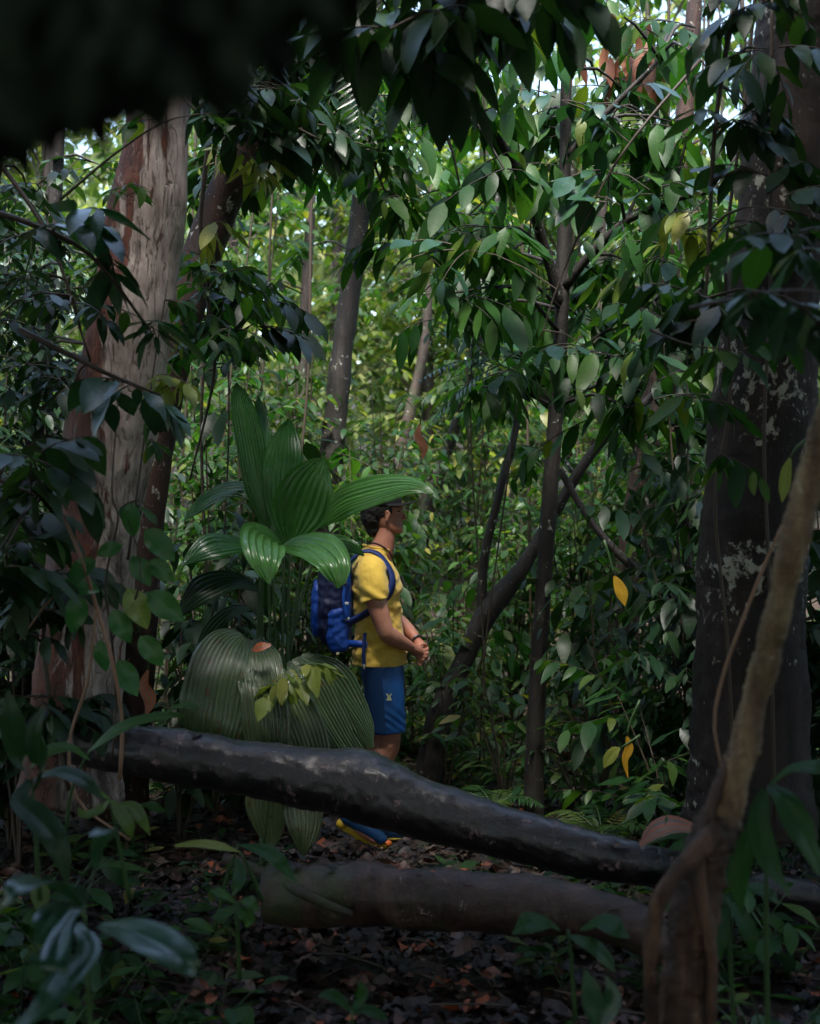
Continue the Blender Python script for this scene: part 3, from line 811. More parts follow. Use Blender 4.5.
hanging('pale backlit leaves near the top left edge of the lichen trunk', [(700, 215, 6.2, .18, 3), (680, 235, 6.2, .16, 3)], .17, .06, 'leaf_lime',
        limb=[(740, 150, 6.2), (710, 195, 6.2), (675, 225, 6.2)], hang=1.0, n=4, br=.005)
hanging('rusty red young leaves hanging at the top beyond the slim tree', [(600, 40, 8.2, .3, 3), (618, 30, 8.2, .26, 3), (638, 60, 8.2, .28, 3)], .32, .09, 'leaf_rust',
        limb=[(560, -80, 8.3), (600, -30, 8.2), (640, 10, 8.2)], hang=2.2, n=3, br=.008)
hanging('leafy branch with drooping leaves in front of the lichen trunk middle', [(735, 355, 4.9, .16, 3), (700, 400, 5, .15, 3), (720, 455, 5, .14, 3)], .15, .055, 'leaf',
        limb=[(650, 330, 5.1), (690, 345, 5), (735, 350, 4.9)], hang=.8, n=5, br=.006)
hanging('near branch with large wet blue-green leaves at the right edge', [(785, 300, 3.3, .14, 3), (805, 320, 3.3, .14, 3), (745, 290, 3.4, .10, 2)], .15, .052, 'leaf_blue',
        limb=[(690, 308, 3.6), (740, 298, 3.5), (790, 290, 3.3), (870, 300, 3.2)], hang=.4, n=4, br=.006)
hanging('near dark green leaves at the right edge above the blue-green ones', [(790, 235, 3.8, .16, 3), (815, 250, 3.7, .16, 3)], .19, .06, 'leaf',
        limb=[(880, 200, 3.8), (820, 230, 3.8), (770, 240, 3.8)], hang=.3, n=4, br=.006)
hanging('ribbed blue-grey leaves catching the sky in the middle of the slim tree crown', [(560, 100, 6.4, .3, 3), (620, 105, 6.4, .25, 3), (610, 170, 6.4, .22, 3), (650, 190, 6.2, .3, 3), (620, 205, 6.3, .2, 2), (590, 350, 6.4, .3, 3), (470, 250, 6.4, .3, 3)], .18, .075, 'leaf_blue',
        limb=[(700, 60, 6.5), (640, 130, 6.4), (600, 190, 6.4), (560, 280, 6.4), (540, 340, 6.4)], hang=.35, n=4, br=.008)

# feathery fronds near the top left of the crown
def fern(name, label, base, dirs, length, n, ll, lw, leaf, droop=.4, cat='fern', group=None):
    root = empty(name, base, label, cat, group)
    Lc = Leaves(); Tc = Tubes()
    for d in dirs: frond(Lc, Tc, base, Vector(d), length * random.uniform(.85, 1.1), n, ll, lw, droop=droop)
    Tc.build('stem', M['stem'], root); Lc.build('fronds', 'strap', M[leaf], root)
    return root

fern('feathery_branch', 'blue-green feathery leaves at the top, right of the dark blurred foliage', P(352, 40, 6.5), [(.3, -.2, -.7), (-.5, 0, -.5), (.9, 0, -.25), (.1, -.5, -.9)], .5, 16, .13, .022, 'leaf_blue', .2, 'branch')
fern('feathery_branch', 'feathery dark leaves just left of the slim tree middle', P(500, 365, 7.2), [(-.6, -.3, .2), (-.8, -.1, -.3), (.3, -.4, .3), (.7, 0, -.2)], .5, 16, .12, .02, 'leaf_blue', .5, 'branch')
fern('forest_fern', 'arching fern on the dark floor right of the slim tree', gp(.95, 7.0, .05), [(math.cos(a) * .8, math.sin(a) * .8, .8) for a in np.arange(0, 6.2, .8)], .5, 18, .11, .02, 'leaf_mid', .6)
fern('forest_fern', 'arching fern on the ground behind the middle of the long dark log', gp(.45, 7.6, .05), [(math.cos(a) * .8, math.sin(a) * .8, .8) for a in np.arange(.3, 6.2, .9)], .42, 16, .10, .02, 'leaf_mid', .6)
fern('young_palm', 'dark feathery palm fronds in the shade left of the backpack', gp(-1.05, 7.6, .1), [(math.cos(a) * .6, math.sin(a) * .6 - .2, 1.2) for a in np.arange(.2, 6.2, .75)], 1.15, 22, .26, .03, 'leaf_dark', .55, 'palm')
fern('young_palm', 'pale feathery palm in the light beyond the leaning dark trunk', gp(.2, 11.2, .1), [(math.cos(a) * .6, math.sin(a) * .6 - .2, 1.2) for a in np.arange(.2, 6.2, .75)], 1.2, 22, .26, .035, 'leaf_mid', .5, 'palm')

# ============================================== THE LARGE PLEATED-LEAF PLANT
def B(name, seq, mat, root, up=(0, -1, .15), pleat=.012, npl=10, fold=.1, tint=.5, stalk=None, sr=.008, label=None, nv=40, nu=26, jag=0.0):
    """seq = [(px, py, depth, width m)...]; stalk = [(px, py, depth)...]"""
    o = blade(name, [P(*q[:3]) for q in seq], [q[3] for q in seq], up, M[mat], root, nv, nu, pleat, npl, fold, tint, label, jag)
    if stalk:
        T = Tubes(); T.add([P(*q) for q in stalk], np.linspace(sr * 1.4, sr * .7, len(stalk)), 8, seg=.05)
        T.build('leaf_stalk', M['stem'], root)
    return o

base = gp(P(262, 850, 6.6).x, 6.6)
root = empty('broadleaf_palm', base, 'large plant with tall upright pleated green leaves left of the hiker', 'plant')
bs = (262, 862, 6.6)
px_m = lambda w, d: w * d / FPX
B('leaf', [(268, 530, 6.6, .03), (258, 490, 6.6, .13), (249, 440, 6.6, .14), (240, 400, 6.6, .10), (236, 383, 6.6, .01)], 'pleat', root, (.5, -1, 0), tint=.3, stalk=[bs, (270, 700, 6.6), (268, 532, 6.6)])
B('leaf', [(262, 528, 6.7, .03), (262, 480, 6.7, .16), (262, 430, 6.75, .14), (258, 395, 6.8, .01)], 'pleat', root, (-.9, -1, 0), tint=.35, stalk=[bs, (262, 700, 6.65), (262, 530, 6.7)])
B('leaf', [(284, 545, 6.55, .04), (283, 505, 6.55, .17), (284, 465, 6.55, .20), (287, 435, 6.6, .12), (289, 418, 6.6, .01)], 'pleat', root, (-.3, -1, 0), tint=.45, stalk=[bs, (280, 700, 6.55), (284, 547, 6.55)])
B('leaf', [(290, 545, 6.5, .05), (298, 515, 6.48, .24), (308, 488, 6.45, .24), (318, 468, 6.45, .13), (324, 458, 6.45, .01)], 'pleat', root, (.1, -1, .1), tint=.8, npl=8, stalk=[bs, (284, 700, 6.5), (290, 547, 6.5)])
B('leaf', [(284, 552, 6.45, .05), (268, 538, 6.3, .14), (262, 538, 6.15, .2), (262, 552, 6.02, .2), (266, 568, 5.98, .12), (269, 584, 5.98, .01)], 'pleat', root, (.5, -.9, .7), tint=1.0, npl=6, stalk=[bs, (262, 700, 6.5), (262, 562, 6.4)])
B('leaf', [(272, 556, 6.45, .03), (294, 545, 6.35, .17), (316, 549, 6.2, .21), (332, 562, 6.1, .17), (338, 578, 6.08, .09), (338, 588, 6.08, .01)], 'pleat', root, (0, -.7, .9), tint=1.0, npl=6, stalk=[bs, (276, 700, 6.5), (272, 558, 6.45)])
B('leaf', [(318, 525, 6.6, .05), (340, 505, 6.6, .17), (370, 493, 6.55, .2), (400, 487, 6.5, .16), (420, 488, 6.45, .08), (434, 494, 6.42, .01)], 'pleat', root, (.1, -.85, .75), tint=.9, npl=9, stalk=[bs, (290, 650, 6.6), (305, 550, 6.6), (319, 524, 6.6)], label='wide glossy leaf reaching over the cap of the hiker')
B('leaf', [(318, 540, 6.75, .03), (335, 541, 6.75, .08), (350, 546, 6.75, .09), (364, 556, 6.75, .01)], 'pleat', root, (0, -.6, .9), tint=.7, npl=4, stalk=[bs, (290, 650, 6.6), (319, 541, 6.75)])
B('leaf', [(262, 500, 6.9, .04), (235, 490, 6.95, .16), (208, 500, 7, .15), (184, 520, 7, .01)], 'pleat', root, (0, -.6, .9), tint=.2, npl=7, stalk=[bs, (262, 650, 6.8), (262, 502, 6.9)])
B('leaf', [(262, 555, 6.5, .04), (238, 545, 6.4, .17), (210, 548, 6.3, .19), (180, 566, 6.25, .01)], 'pleat', root, (0, -.6, .9), tint=.25, npl=7, stalk=[bs, (258, 650, 6.5), (261, 557, 6.5)])
B('leaf', [(262, 590, 6.5, .04), (230, 580, 6.4, .17), (200, 592, 6.3, .18), (172, 622, 6.3, .01)], 'leaf_dark', root, (0, -.6, .9), tint=.2, npl=7, stalk=[bs, (258, 680, 6.5), (261, 592, 6.5)])
for i, (sx, sy) in enumerate(((250, 610), (228, 640))):
    B('leaf', [(sx, sy, 6.75, .03), (sx - 20 + 16 * i, sy + 5, 6.85, .13), (sx - 40 + 30 * i, sy + 28, 6.9, .13), (sx - 52 + 40 * i, sy + 60, 6.9, .01)], 'leaf_dark', root, (0, -.7, .7), tint=.2, npl=7)

# old greyish leaf fan hanging over the log, a plant of its own
root = empty('old_leaf_fan', gp(P(250, 800, 6.2).x, 6.2), 'low plant with wide grey-green pleated leaves hanging behind the long dark log', 'plant')
bs = (262, 870, 6.3)
fk = dict(nv=96, nu=34)
B('leaf', [(243, 636, 6.2, .10), (232, 650, 6.1, .26), (222, 680, 6.0, .31), (216, 712, 5.96, .31), (211, 738, 5.96, .28), (207, 762, 6.0, .22)], 'pleat_grey', root, (.25, -1, .45), .012, 15, .09, tint=.3, jag=.5, stalk=[bs, (262, 760, 6.4), (243, 637, 6.2)], **fk)
B('leaf', [(252, 640, 6.17, .08), (258, 662, 6.07, .2), (264, 700, 5.97, .2), (267, 740, 5.95, .2), (268, 775, 5.96, .14)], 'pleat_grey', root, (0, -1, .3), .012, 13, .09, tint=.45, jag=.5, stalk=[bs, (262, 760, 6.4), (252, 641, 6.17)], **fk)
B('leaf', [(256, 730, 6.05, .04), (262, 770, 6.0, .12), (266, 805, 6.0, .17), (271, 835, 6.02, .1), (274, 848, 6.02, .01)], 'pleat_grey', root, (0, -1, .2), .008, 9, .08, tint=.9, jag=.2, **fk)
B('leaf', [(276, 668, 6.12, .05), (286, 690, 6.05, .14), (300, 722, 6.0, .19), (310, 752, 6.0, .18), (316, 778, 6.0, .12)], 'pleat_grey', root, (.2, -1, .4), .010, 11, .08, tint=.6, jag=.4, stalk=[bs, (268, 760, 6.4), (276, 670, 6.12)], **fk)
B('leaf', [(292, 660, 6.25, .05), (308, 684, 6.18, .2), (324, 712, 6.14, .2), (340, 740, 6.14, .18), (356, 762, 6.14, .15)], 'pleat_grey', root, (.1, -1, .6), .012, 14, .09, tint=.2, jag=.5, stalk=[bs, (272, 760, 6.4), (292, 662, 6.25)], **fk)
B('leaf', [(300, 656, 6.3, .05), (325, 676, 6.24, .2), (346, 704, 6.2, .19), (362, 728, 6.2, .12), (372, 748, 6.2, .02)], 'pleat_grey', root, (.1, -1, .8), .012, 13, .09, tint=.05, jag=.2, stalk=[bs, (276, 760, 6.4), (300, 658, 6.3)], **fk)
B('leaf', [(296, 750, 6.1, .05), (300, 785, 6.04, .15), (304, 820, 6.0, .16), (304, 842, 6.0, .09), (303, 856, 6.02, .01)], 'pleat_grey', root, (0, -1, .2), .008, 9, .08, tint=.95, jag=.2, **fk)
o = blade('fallen_leaf', [P(252, 650, 6.0), P(260, 647, 5.98), P(271, 645, 5.98)], [.01, .045, .01], (0, -.8, .5), M['litter'], None, 4, 8, tint=1.0)
tag(o, 'small orange-red fallen leaf lying on the grey pleated leaf', 'leaf')

# light green weed in front of the fan
hanging('small lime-green leaves growing between the grey pleated fan and the backpack', [(292, 668, 5.9, .14, 4), (310, 675, 5.9, .12, 3), (280, 690, 5.9, .1, 3)], .12, .05, 'leaf_lime',
        limb=[(262, 860, 6.0), (275, 760, 5.9), (290, 690, 5.9), (300, 668, 5.9)], name='weed', hang=.5, n=4, br=.005, bark='stem')

# ==================================================== CLIMBER ON THE TRUNK
root = empty('climbing_plant', P(118, 700, 5.2), 'thin climber with oval green leaves in front of the pale trunk foot', 'climbing plant')
T = Tubes()
T.add([P(112, 760, 5.3), P(116, 700, 5.3), P(112, 640, 5.2), P(106, 580, 5.2), P(118, 520, 5.2), P(112, 490, 5.2), P(118, 400, 5.4)], [.005, .005, .005, .0045, .004, .003, .003], 6, seg=.04)
T.add([P(112, 640, 5.2), P(135, 600, 5.1), P(140, 560, 5.1), P(128, 520, 5.1)], [.004, .004, .003, .002], 5, seg=.04)
T.build('stem', M['twig'], root)
Lc = Leaves()
for (x, y, L, a, ti) in ((130, 503, .13, -85, .3), (145, 530, .16, -42, .3), (132, 556, .13, -55, .2), (128, 588, .17, -62, .95), (148, 592, .17, -38, .5), (80, 594, .15, -100, .3),
                         (112, 610, .14, -58, .5), (140, 636, .14, -50, .6), (100, 640, .12, -80, .2), (64, 580, .14, -15, .2), (118, 660, .15, -60, .4), (150, 560, .12, -40, .5), (96, 560, .12, -150, .2), (122, 545, .1, -160, .3)):
    d = Vector((math.cos(R(a)), -.15, math.sin(R(a))))
    Lc.add(P(x, y, 5.1), d, Vector((random.uniform(-.2, .3), -1, .35)), L, L * .56, ti)
Lc.build('foliage', 'hi', leaf_mat('creeper_oval_leaf', [(0, (.03, .13, .04)), (.6, (.05, .17, .045)), (1, (.26, .32, .09))], .3, .3, 8, spec=.6, blot=.4), root, wavy=.1)

# dead twigs in front of the trunk foot
T = Tubes(); T.add([P(63, 515, 5.2), P(82, 560, 5.1), P(98, 612, 5.1), P(112, 660, 5.0), P(122, 720, 5.0), P(120, 780, 5.0)], [.006, .007, .007, .007, .007, .007], 6, bumpy=.15)
T.add([P(20, 640, 5.1), P(55, 595, 5.1), P(92, 578, 5.1)], [.004, .004, .002], 5)
tag(T.build('dead_twig', M['twig_tan']), 'bare tan dead twig leaning on the pale trunk foot', 'twig')
T = Tubes(); T.add([P(96, 610, 4.8), P(88, 680, 4.8), P(70, 740, 4.8), P(78, 800, 4.8), P(130, 840, 4.8)], [.004, .005, .005, .005, .004], 6, bumpy=.15)
tag(T.build('hanging_vine', M['twig_tan']), 'thin tan vine looping down over the left end of the long log', 'vine')

# ================================================================ THE LOGS
T = Tubes()
c1 = [(38, 733, 5.85), (78, 742, 5.75), (140, 752, 5.65), (210, 762, 5.6), (290, 775, 5.55), (360, 787, 5.5), (420, 808, 5.45), (500, 832, 5.4), (580, 852, 5.4), (660, 868, 5.4), (740, 885, 5.45), (860, 905, 5.5)]
T.add([P(*q) for q in c1], [.055, .088, .105, .108, .112, .135, .108, .10, .09, .078, .068, .06], 64, seg=.016, bumpy=.15, freq=3.6, fine=.055)
tag(T.build('fallen_log', M['bark_log']), 'long dark wet log with bluish sheen lying slantwise across the path', 'log')
T = Tubes()
T.add([P(268, 893, 5.15), P(340, 893, 5.1), P(420, 897, 5.05), (P(520, 905, 5.0)), P(600, 917, 4.95), P(650, 935, 4.9), P(700, 975, 4.9)], [.10, .115, .11, .10, .085, .075, .06], 52, seg=.016, bumpy=.2, freq=4.2, fine=.05)
tag(T.build('fallen_log', M['bark_log_low']), 'shorter brownish rotten log lying on the ground below the long dark one', 'log')
if False:
    pass
T = Tubes(); T.add([P(225, 858, 5.3), P(262, 872, 5.2), P(300, 892, 5.0), P(352, 915, 4.95)], [.02, .022, .018, .012], 10, bumpy=.3, freq=9)
tag(T.build('broken_branch', M['bark_brown']), 'broken stick lying over the left end of the lower brown log', 'stick')

Lf = Leaves()
for i in range(120):
    t_ = random.random()
    q_ = catmull(c1, 60)[int(t_ * 59)] if i % 2 else None
    if q_ is not None: b = P(q_[0], q_[1], q_[2]) + Vector((random.uniform(-.02, .02), random.uniform(-.07, .05), .0)); r_ = .108 - .04 * t_
    else:
        x_ = random.uniform(275, 640); b = P(x_, np.interp(x_, [268, 420, 640], [893, 897, 930]), 5.0 + .1 * random.random()); b.y = np.interp(x_, [268, 640], [5.13, 4.92]) + random.uniform(-.06, .04); r_ = .105
    b.z += r_ * random.uniform(.9, 1.0) * (1 if i % 2 else 1)
    a = random.uniform(0, 6.28); L_ = random.uniform(.025, .07)
    Lf.add(b, (math.cos(a), math.sin(a), .1), (random.uniform(-.4, .4), random.uniform(-.8, .2), 1), L_, L_ * .45)
tag(Lf.build('leaf_debris', 'low', M['litter'], wavy=.15), kind='stuff')

# ========================================================= THE NEAR LIANA
root = empty('liana', P(690, 1010, 3.3), 'tan knobbly liana rising from the lower right corner to the right edge', 'liana')
T = Tubes()
T.add([P(1180, -900, 3.3), P(1060, -480, 3.2), P(960, -80, 3.1), P(900, 200, 3.1), P(862, 330, 3.1), P(836, 400, 3.15), P(815, 460, 3.2), P(798, 530, 3.2), P(778, 610, 3.25), P(758, 690, 3.3), P(738, 765, 3.3), P(720, 822, 3.3)], [.015, .02, .026, .03, .033, .034, .034, .032, .031, .030, .034, .040], 28, seg=.011, bumpy=.24, freq=11, fine=.16)
T.build('stem', M['liana'], root)
T = Tubes()
T.add([P(722, 815, 3.3), P(705, 862, 3.3), P(693, 930, 3.3), P(684, 1000, 3.32), P(680, 1080, 3.35)], [.045, .052, .055, .06, .07], 30, seg=.009, bumpy=.25, freq=10, fine=.2)
T.add([P(716, 830, 3.25), P(690, 858, 3.2), P(664, 890, 3.18), P(652, 935, 3.2), P(650, 990, 3.25), P(655, 1060, 3.3)], [.028, .022, .017, .016, .015, .016], 18, seg=.008, bumpy=.25, freq=14, fine=.2)
T.add([P(735, 780, 3.3), P(742, 730, 3.32), P(700, 850, 3.24), P(712, 960, 3.25), P(708, 1060, 3.3)], [.008, .012, .014, .014, .014], 10, seg=.02, bumpy=.2, freq=14)
T.build('root', M['liana_low'], root)
T = Tubes(); T.add([P(782, 525, 3.9), P(764, 566, 3.9), P(742, 622, 3.9), P(724, 672, 3.9), P(714, 722, 3.9), P(722, 770, 3.9)], [.0035, .005, .005, .005, .0045, .004], 6)
tag(T.build('hanging_vine', M['twig_tan']), 'thin pale vine hanging in front of the lichen trunk', 'vine')
for i, (pts, lab) in enumerate((([(610, 440, 5.6), (618, 500, 5.6), (622, 560, 5.6)], ''),)):
    pass
# vines clinging to the lichen trunk
for seq, lab in (([(735, 820, 5.52), (728, 650, 5.5), (715, 500, 5.52), (730, 400, 5.54), (726, 250, 5.56), (745, 100, 5.6), (760, -60, 5.6)], 'thin dark vine climbing the left side of the lichen trunk'),
                 ([(775, 820, 5.5), (770, 600, 5.5), (764, 440, 5.52), (770, 300, 5.55), (770, 150, 5.58), (772, 0, 5.6)], 'thin dark vine running straight up the middle of the lichen trunk')):
    T = Tubes(); T.add([P(*q) for q in seq], .007, 6, seg=.08, bumpy=.15); tag(T.build('climbing_vine', M['twig']), lab, 'vine')

# ======================================================= SINGLE NEAR LEAVES
def near_leaf(name, label, cat, seqs, mat, stem=None, nv=12, up=(0, -.6, .9), fold=.16, tint=.5, **kw):
    root = empty(name, P(*(stem[0] if stem else seqs[0][0][:3])), label, cat)
    if stem:
        T = Tubes(); T.add([P(*q) for q in stem], np.linspace(.007, .004, len(stem)), 7, seg=.04); T.build('stem', M['stem'], root)
    for s in seqs:
        blade('leaf', [P(*q[:3]) for q in s], [q[3] for q in s], up, M[mat], root, nv, 16, fold=fold, tint=tint, **kw)
    return root

near_leaf('broadleaf_weed', 'big drooping dark leaves with blue glints in the bottom left corner', 'plant',
          [[(100, 925, 3.1, .02), (130, 930, 3.0, .07), (160, 945, 2.9, .085), (185, 962, 2.85, .06), (196, 975, 2.85, .005)],
           [(86, 900, 3.1, .02), (96, 870, 3.05, .06), (104, 845, 3.0, .065), (108, 830, 2.9, .04), (90, 836, 2.85, .01)],
           [(80, 905, 3.1, .02), (60, 890, 3.0, .06), (40, 880, 2.9, .075), (15, 890, 2.8, .05), (0, 910, 2.8, .005)],
           [(76, 910, 3.1, .02), (62, 935, 3.0, .05), (55, 965, 2.9, .06), (52, 985, 2.9, .005)],
           [(76, 925, 3.1, .02), (90, 950, 3.0, .05), (60, 985, 2.85, .06), (40, 1010, 2.8, .05), (10, 1030, 2.8, .005)],
           [(80, 905, 3.1, .02), (60, 905, 3.0, .05), (48, 920, 2.9, .06), (35, 945, 2.85, .005)]],
          'leaf_blue', stem=[(92, 1060, 3.15), (88, 980, 3.12), (84, 905, 3.1)])
near_leaf('broadleaf_weed', 'long strap-like drooping leaves at the left edge below the log', 'plant',
          [[(30, 780, 3.7, .02), (20, 800, 3.65, .05), (40, 820, 3.6, .075), (58, 845, 3.55, .06), (68, 885, 3.55, .005)],
           [(34, 780, 3.7, .02), (60, 772, 3.65, .04), (85, 782, 3.6, .045), (104, 800, 3.6, .005)],
           [(30, 780, 3.7, .02), (20, 760, 3.65, .05), (12, 720, 3.6, .06), (8, 690, 3.6, .005)],
           [(36, 790, 3.7, .02), (40, 770, 3.65, .04), (35, 735, 3.6, .05), (44, 705, 3.6, .005)]],
          'leaf_dark', stem=[(40, 900, 3.75), (36, 840, 3.72), (32, 780, 3.7)])
near_leaf('arching_weed', 'bright arching serrated leaf over the left end of the long log', 'plant',
          [[(88, 752, 4.6, .01), (110, 735, 4.55, .07), (138, 722, 4.5, .06), (165, 716, 4.45, .04), (186, 716, 4.4, .005)],
           [(160, 716, 4.5, .01), (175, 708, 4.45, .035), (190, 705, 4.4, .035), (200, 710, 4.4, .003)],
           [(90, 760, 4.6, .01), (70, 748, 4.55, .05), (48, 752, 4.5, .05), (30, 768, 4.5, .005)]],
          'leaf', stem=[(66, 830, 4.7), (72, 790, 4.65), (88, 752, 4.6)], tint=.8)
near_leaf('narrow_weed', 'olive weed with narrow pointed leaves below the left end of the log', 'plant',
          [[(110, 800, 4.2, .01), (90, 785, 4.15, .03), (65, 776, 4.1, .03), (42, 770, 4.1, .003)],
           [(112, 800, 4.2, .01), (120, 812, 4.15, .04), (128, 825, 4.1, .04), (132, 838, 4.1, .003)],
           [(110, 800, 4.2, .01), (100, 810, 4.2, .035), (85, 815, 4.15, .035), (78, 808, 4.15, .003)],
           [(112, 806, 4.2, .01), (132, 806, 4.2, .035), (142, 820, 4.15, .035), (150, 835, 4.15, .003)]],
          'leaf', stem=[(130, 900, 4.3), (120, 850, 4.25), (110, 800, 4.2)], tint=.95)
near_leaf('small_sprout', 'three-leaved bright sprout in the dark at the lower left', 'plant',
          [[(236, 903, 3.9, .006), (228, 897, 3.88, .035), (220, 893, 3.86, .04), (210, 891, 3.85, .003)],
           [(236, 905, 3.9, .006), (228, 912, 3.88, .035), (220, 916, 3.86, .035), (212, 918, 3.85, .003)],
           [(238, 905, 3.9, .006), (244, 912, 3.86, .04), (248, 920, 3.84, .04), (246, 928, 3.84, .003)],
           [(238, 902, 3.9, .006), (246, 900, 3.86, .035), (252, 904, 3.84, .035), (259, 910, 3.84, .003)]],
          'leaf', stem=[(240, 980, 4.0), (238, 940, 3.95), (237, 903, 3.9)], tint=.75)
near_leaf('yellowing_leaf_weed', 'narrow yellow-green leaf lying level under the log left of middle', 'plant',
          [[(174, 846, 4.4, .01), (195, 844, 4.4, .03), (218, 846, 4.4, .035), (240, 852, 4.4, .003)]], 'leaf_lime', stem=[(262, 900, 4.5), (250, 870, 4.45), (240, 852, 4.4)], tint=.4)
near_leaf('broadleaf_weed', 'green leaves hanging over the left end of the lower log', 'plant',
          [[(240, 845, 4.5, .01), (262, 850, 4.45, .05), (280, 862, 4.4, .05), (296, 882, 4.4, .003)],
           [(236, 858, 4.5, .01), (240, 872, 4.45, .04), (238, 884, 4.4, .04), (232, 896, 4.4, .003)]], 'leaf', stem=[(215, 930, 4.6), (226, 880, 4.55), (238, 845, 4.5)], tint=.5)
near_leaf('broadleaf_weed', 'pair of rounded dark green leaves below the lower log, right of middle', 'plant',
          [[(560, 930, 3.9, .01), (545, 922, 3.85, .06), (528, 924, 3.8, .07), (512, 934, 3.8, .003)],
           [(580, 930, 3.9, .01), (600, 922, 3.85, .06), (615, 928, 3.8, .065), (630, 938, 3.8, .003)],
           [(568, 935, 3.9, .01), (590, 945, 3.85, .05), (605, 958, 3.85, .05), (615, 972, 3.85, .003)]], 'leaf', stem=[(575, 1020, 4.0), (572, 970, 3.95), (568, 930, 3.9)], tint=.35)
near_leaf('broadleaf_weed', 'teal-lit upright leaf at the very bottom, right of middle', 'plant',
          [[(598, 1030, 3.2, .01), (594, 1010, 3.2, .045), (590, 990, 3.2, .045), (585, 968, 3.2, .003)],
           [(598, 1030, 3.2, .01), (608, 1012, 3.2, .04), (612, 995, 3.2, .04), (606, 975, 3.2, .003)]], 'leaf_blue', stem=[(600, 1120, 3.3), (600, 1060, 3.25), (598, 1030, 3.2)])
near_leaf('broadleaf_weed', 'low dark leaves at the bottom edge between the sprout and the middle', 'plant',
          [[(350, 1010, 3.6, .01), (340, 1000, 3.6, .03), (330, 995, 3.6, .035), (318, 996, 3.6, .003)],
           [(352, 1010, 3.6, .01), (360, 1000, 3.6, .03), (362, 990, 3.6, .03), (358, 980, 3.6, .003)],
           [(352, 1012, 3.6, .01), (366, 1010, 3.6, .03), (378, 1014, 3.6, .03), (388, 1020, 3.6, .003)]], 'leaf', stem=[(352, 1090, 3.7), (352, 1010, 3.6)], tint=.3)
near_leaf('strap_leaf_plant', 'long green strap leaves curving down at the right edge', 'plant',
          [[(770, 785, 3.4, .02), (785, 800, 3.35, .06), (800, 830, 3.3, .075), (814, 858, 3.3, .05), (826, 880, 3.3, .005)],
           [(765, 790, 3.4, .02), (758, 820, 3.35, .05), (768, 860, 3.3, .06), (790, 895, 3.3, .005)],
           [(770, 785, 3.4, .02), (790, 770, 3.35, .04), (815, 768, 3.3, .05), (840, 780, 3.3, .005)],
           [(765, 800, 3.4, .02), (745, 850, 3.4, .05), (738, 880, 3.4, .05), (742, 915, 3.4, .005)]], 'leaf', stem=[(768, 1060, 3.5), (766, 900, 3.45), (768, 790, 3.4)], tint=.4)
near_leaf('broadleaf_weed', 'leaves in deep shade right of the liana root', 'plant',
          [[(725, 895, 3.7, .01), (715, 885, 3.65, .04), (700, 890, 3.6, .04), (690, 905, 3.6, .003)],
           [(728, 900, 3.7, .01), (740, 915, 3.65, .04), (750, 935, 3.6, .045), (752, 955, 3.6, .003)],
           [(728, 905, 3.7, .01), (720, 925, 3.65, .04), (718, 945, 3.6, .04), (722, 960, 3.6, .003)],
           [(730, 895, 3.7, .01), (750, 888, 3.65, .04), (768, 893, 3.6, .04), (780, 905, 3.6, .003)]], 'leaf', stem=[(735, 1040, 3.8), (730, 960, 3.75), (727, 898, 3.7)], tint=.35)

def single(name, label, seq, mat, stem=None, up=(0, -1, .3), nv=8, tint=.6):
    o = near_leaf(name, label, 'leaf', [seq], mat, stem, nv, up, tint=tint)
single('hanging_leaf', 'single oval yellow leaf hanging left of the lichen trunk', [(614, 576, 6.4, .01), (618, 584, 6.4, .045), (622, 594, 6.4, .055), (625, 606, 6.4, .004)], 'leaf_yellow', [(604, 540, 6.4), (610, 560, 6.4), (614, 576, 6.4)])
single('hanging_leaf', 'curled orange leaf standing upright on the shaded floor right of the slim tree', [(627, 736, 6.6, .01), (629, 748, 6.6, .04), (625, 760, 6.6, .03), (628, 778, 6.6, .004)], 'leaf_yellow', [(640, 700, 6.6), (630, 722, 6.6), (627, 736, 6.6)], tint=.1)
single('hanging_leaf', 'small yellow-green leaf beside the curled orange leaf', [(620, 748, 6.6, .01), (614, 752, 6.6, .05), (608, 760, 6.6, .05), (604, 768, 6.6, .004)], 'leaf_lime', [(640, 735, 6.6), (630, 742, 6.6), (620, 748, 6.6)])
single('hanging_leaf', 'dying brown-orange leaf dangling beside the pale trunk foot', [(148, 670, 5.6, .01), (144, 685, 5.6, .04), (150, 700, 5.6, .05), (146, 716, 5.6, .004)], 'litter', [(150, 640, 5.6), (150, 655, 5.6), (148, 670, 5.6)], tint=.97)
single('dry_leaf', 'large curled yellow-brown dead leaf at the far end of the long log', [(640, 846, 5.1, .02), (655, 832, 5.1, .10), (676, 826, 5.1, .13), (700, 832, 5.1, .06), (712, 842, 5.1, .01)], 'litter', None, up=(0, -.3, 1), tint=.93)
single('hanging_leaf', 'yellow pointed leaf against the right side of the lichen trunk', [(790, 458, 4.6, .01), (786, 472, 4.6, .035), (784, 488, 4.6, .035), (782, 502, 4.6, .004)], 'leaf_lime', [(806, 440, 4.6), (796, 448, 4.6), (790, 458, 4.6)])

# dead leaf clumps caught on the twigs above the lighter gap
single('hanging_leaf', 'dead pinkish-brown curled leaf hanging left of the slim tree at head height', [(420, 424, 8.8, .01), (418, 436, 8.8, .05), (424, 448, 8.8, .05), (422, 460, 8.8, .004)], 'leaf_rust', [(424, 400, 8.8), (420, 424, 8.8)])

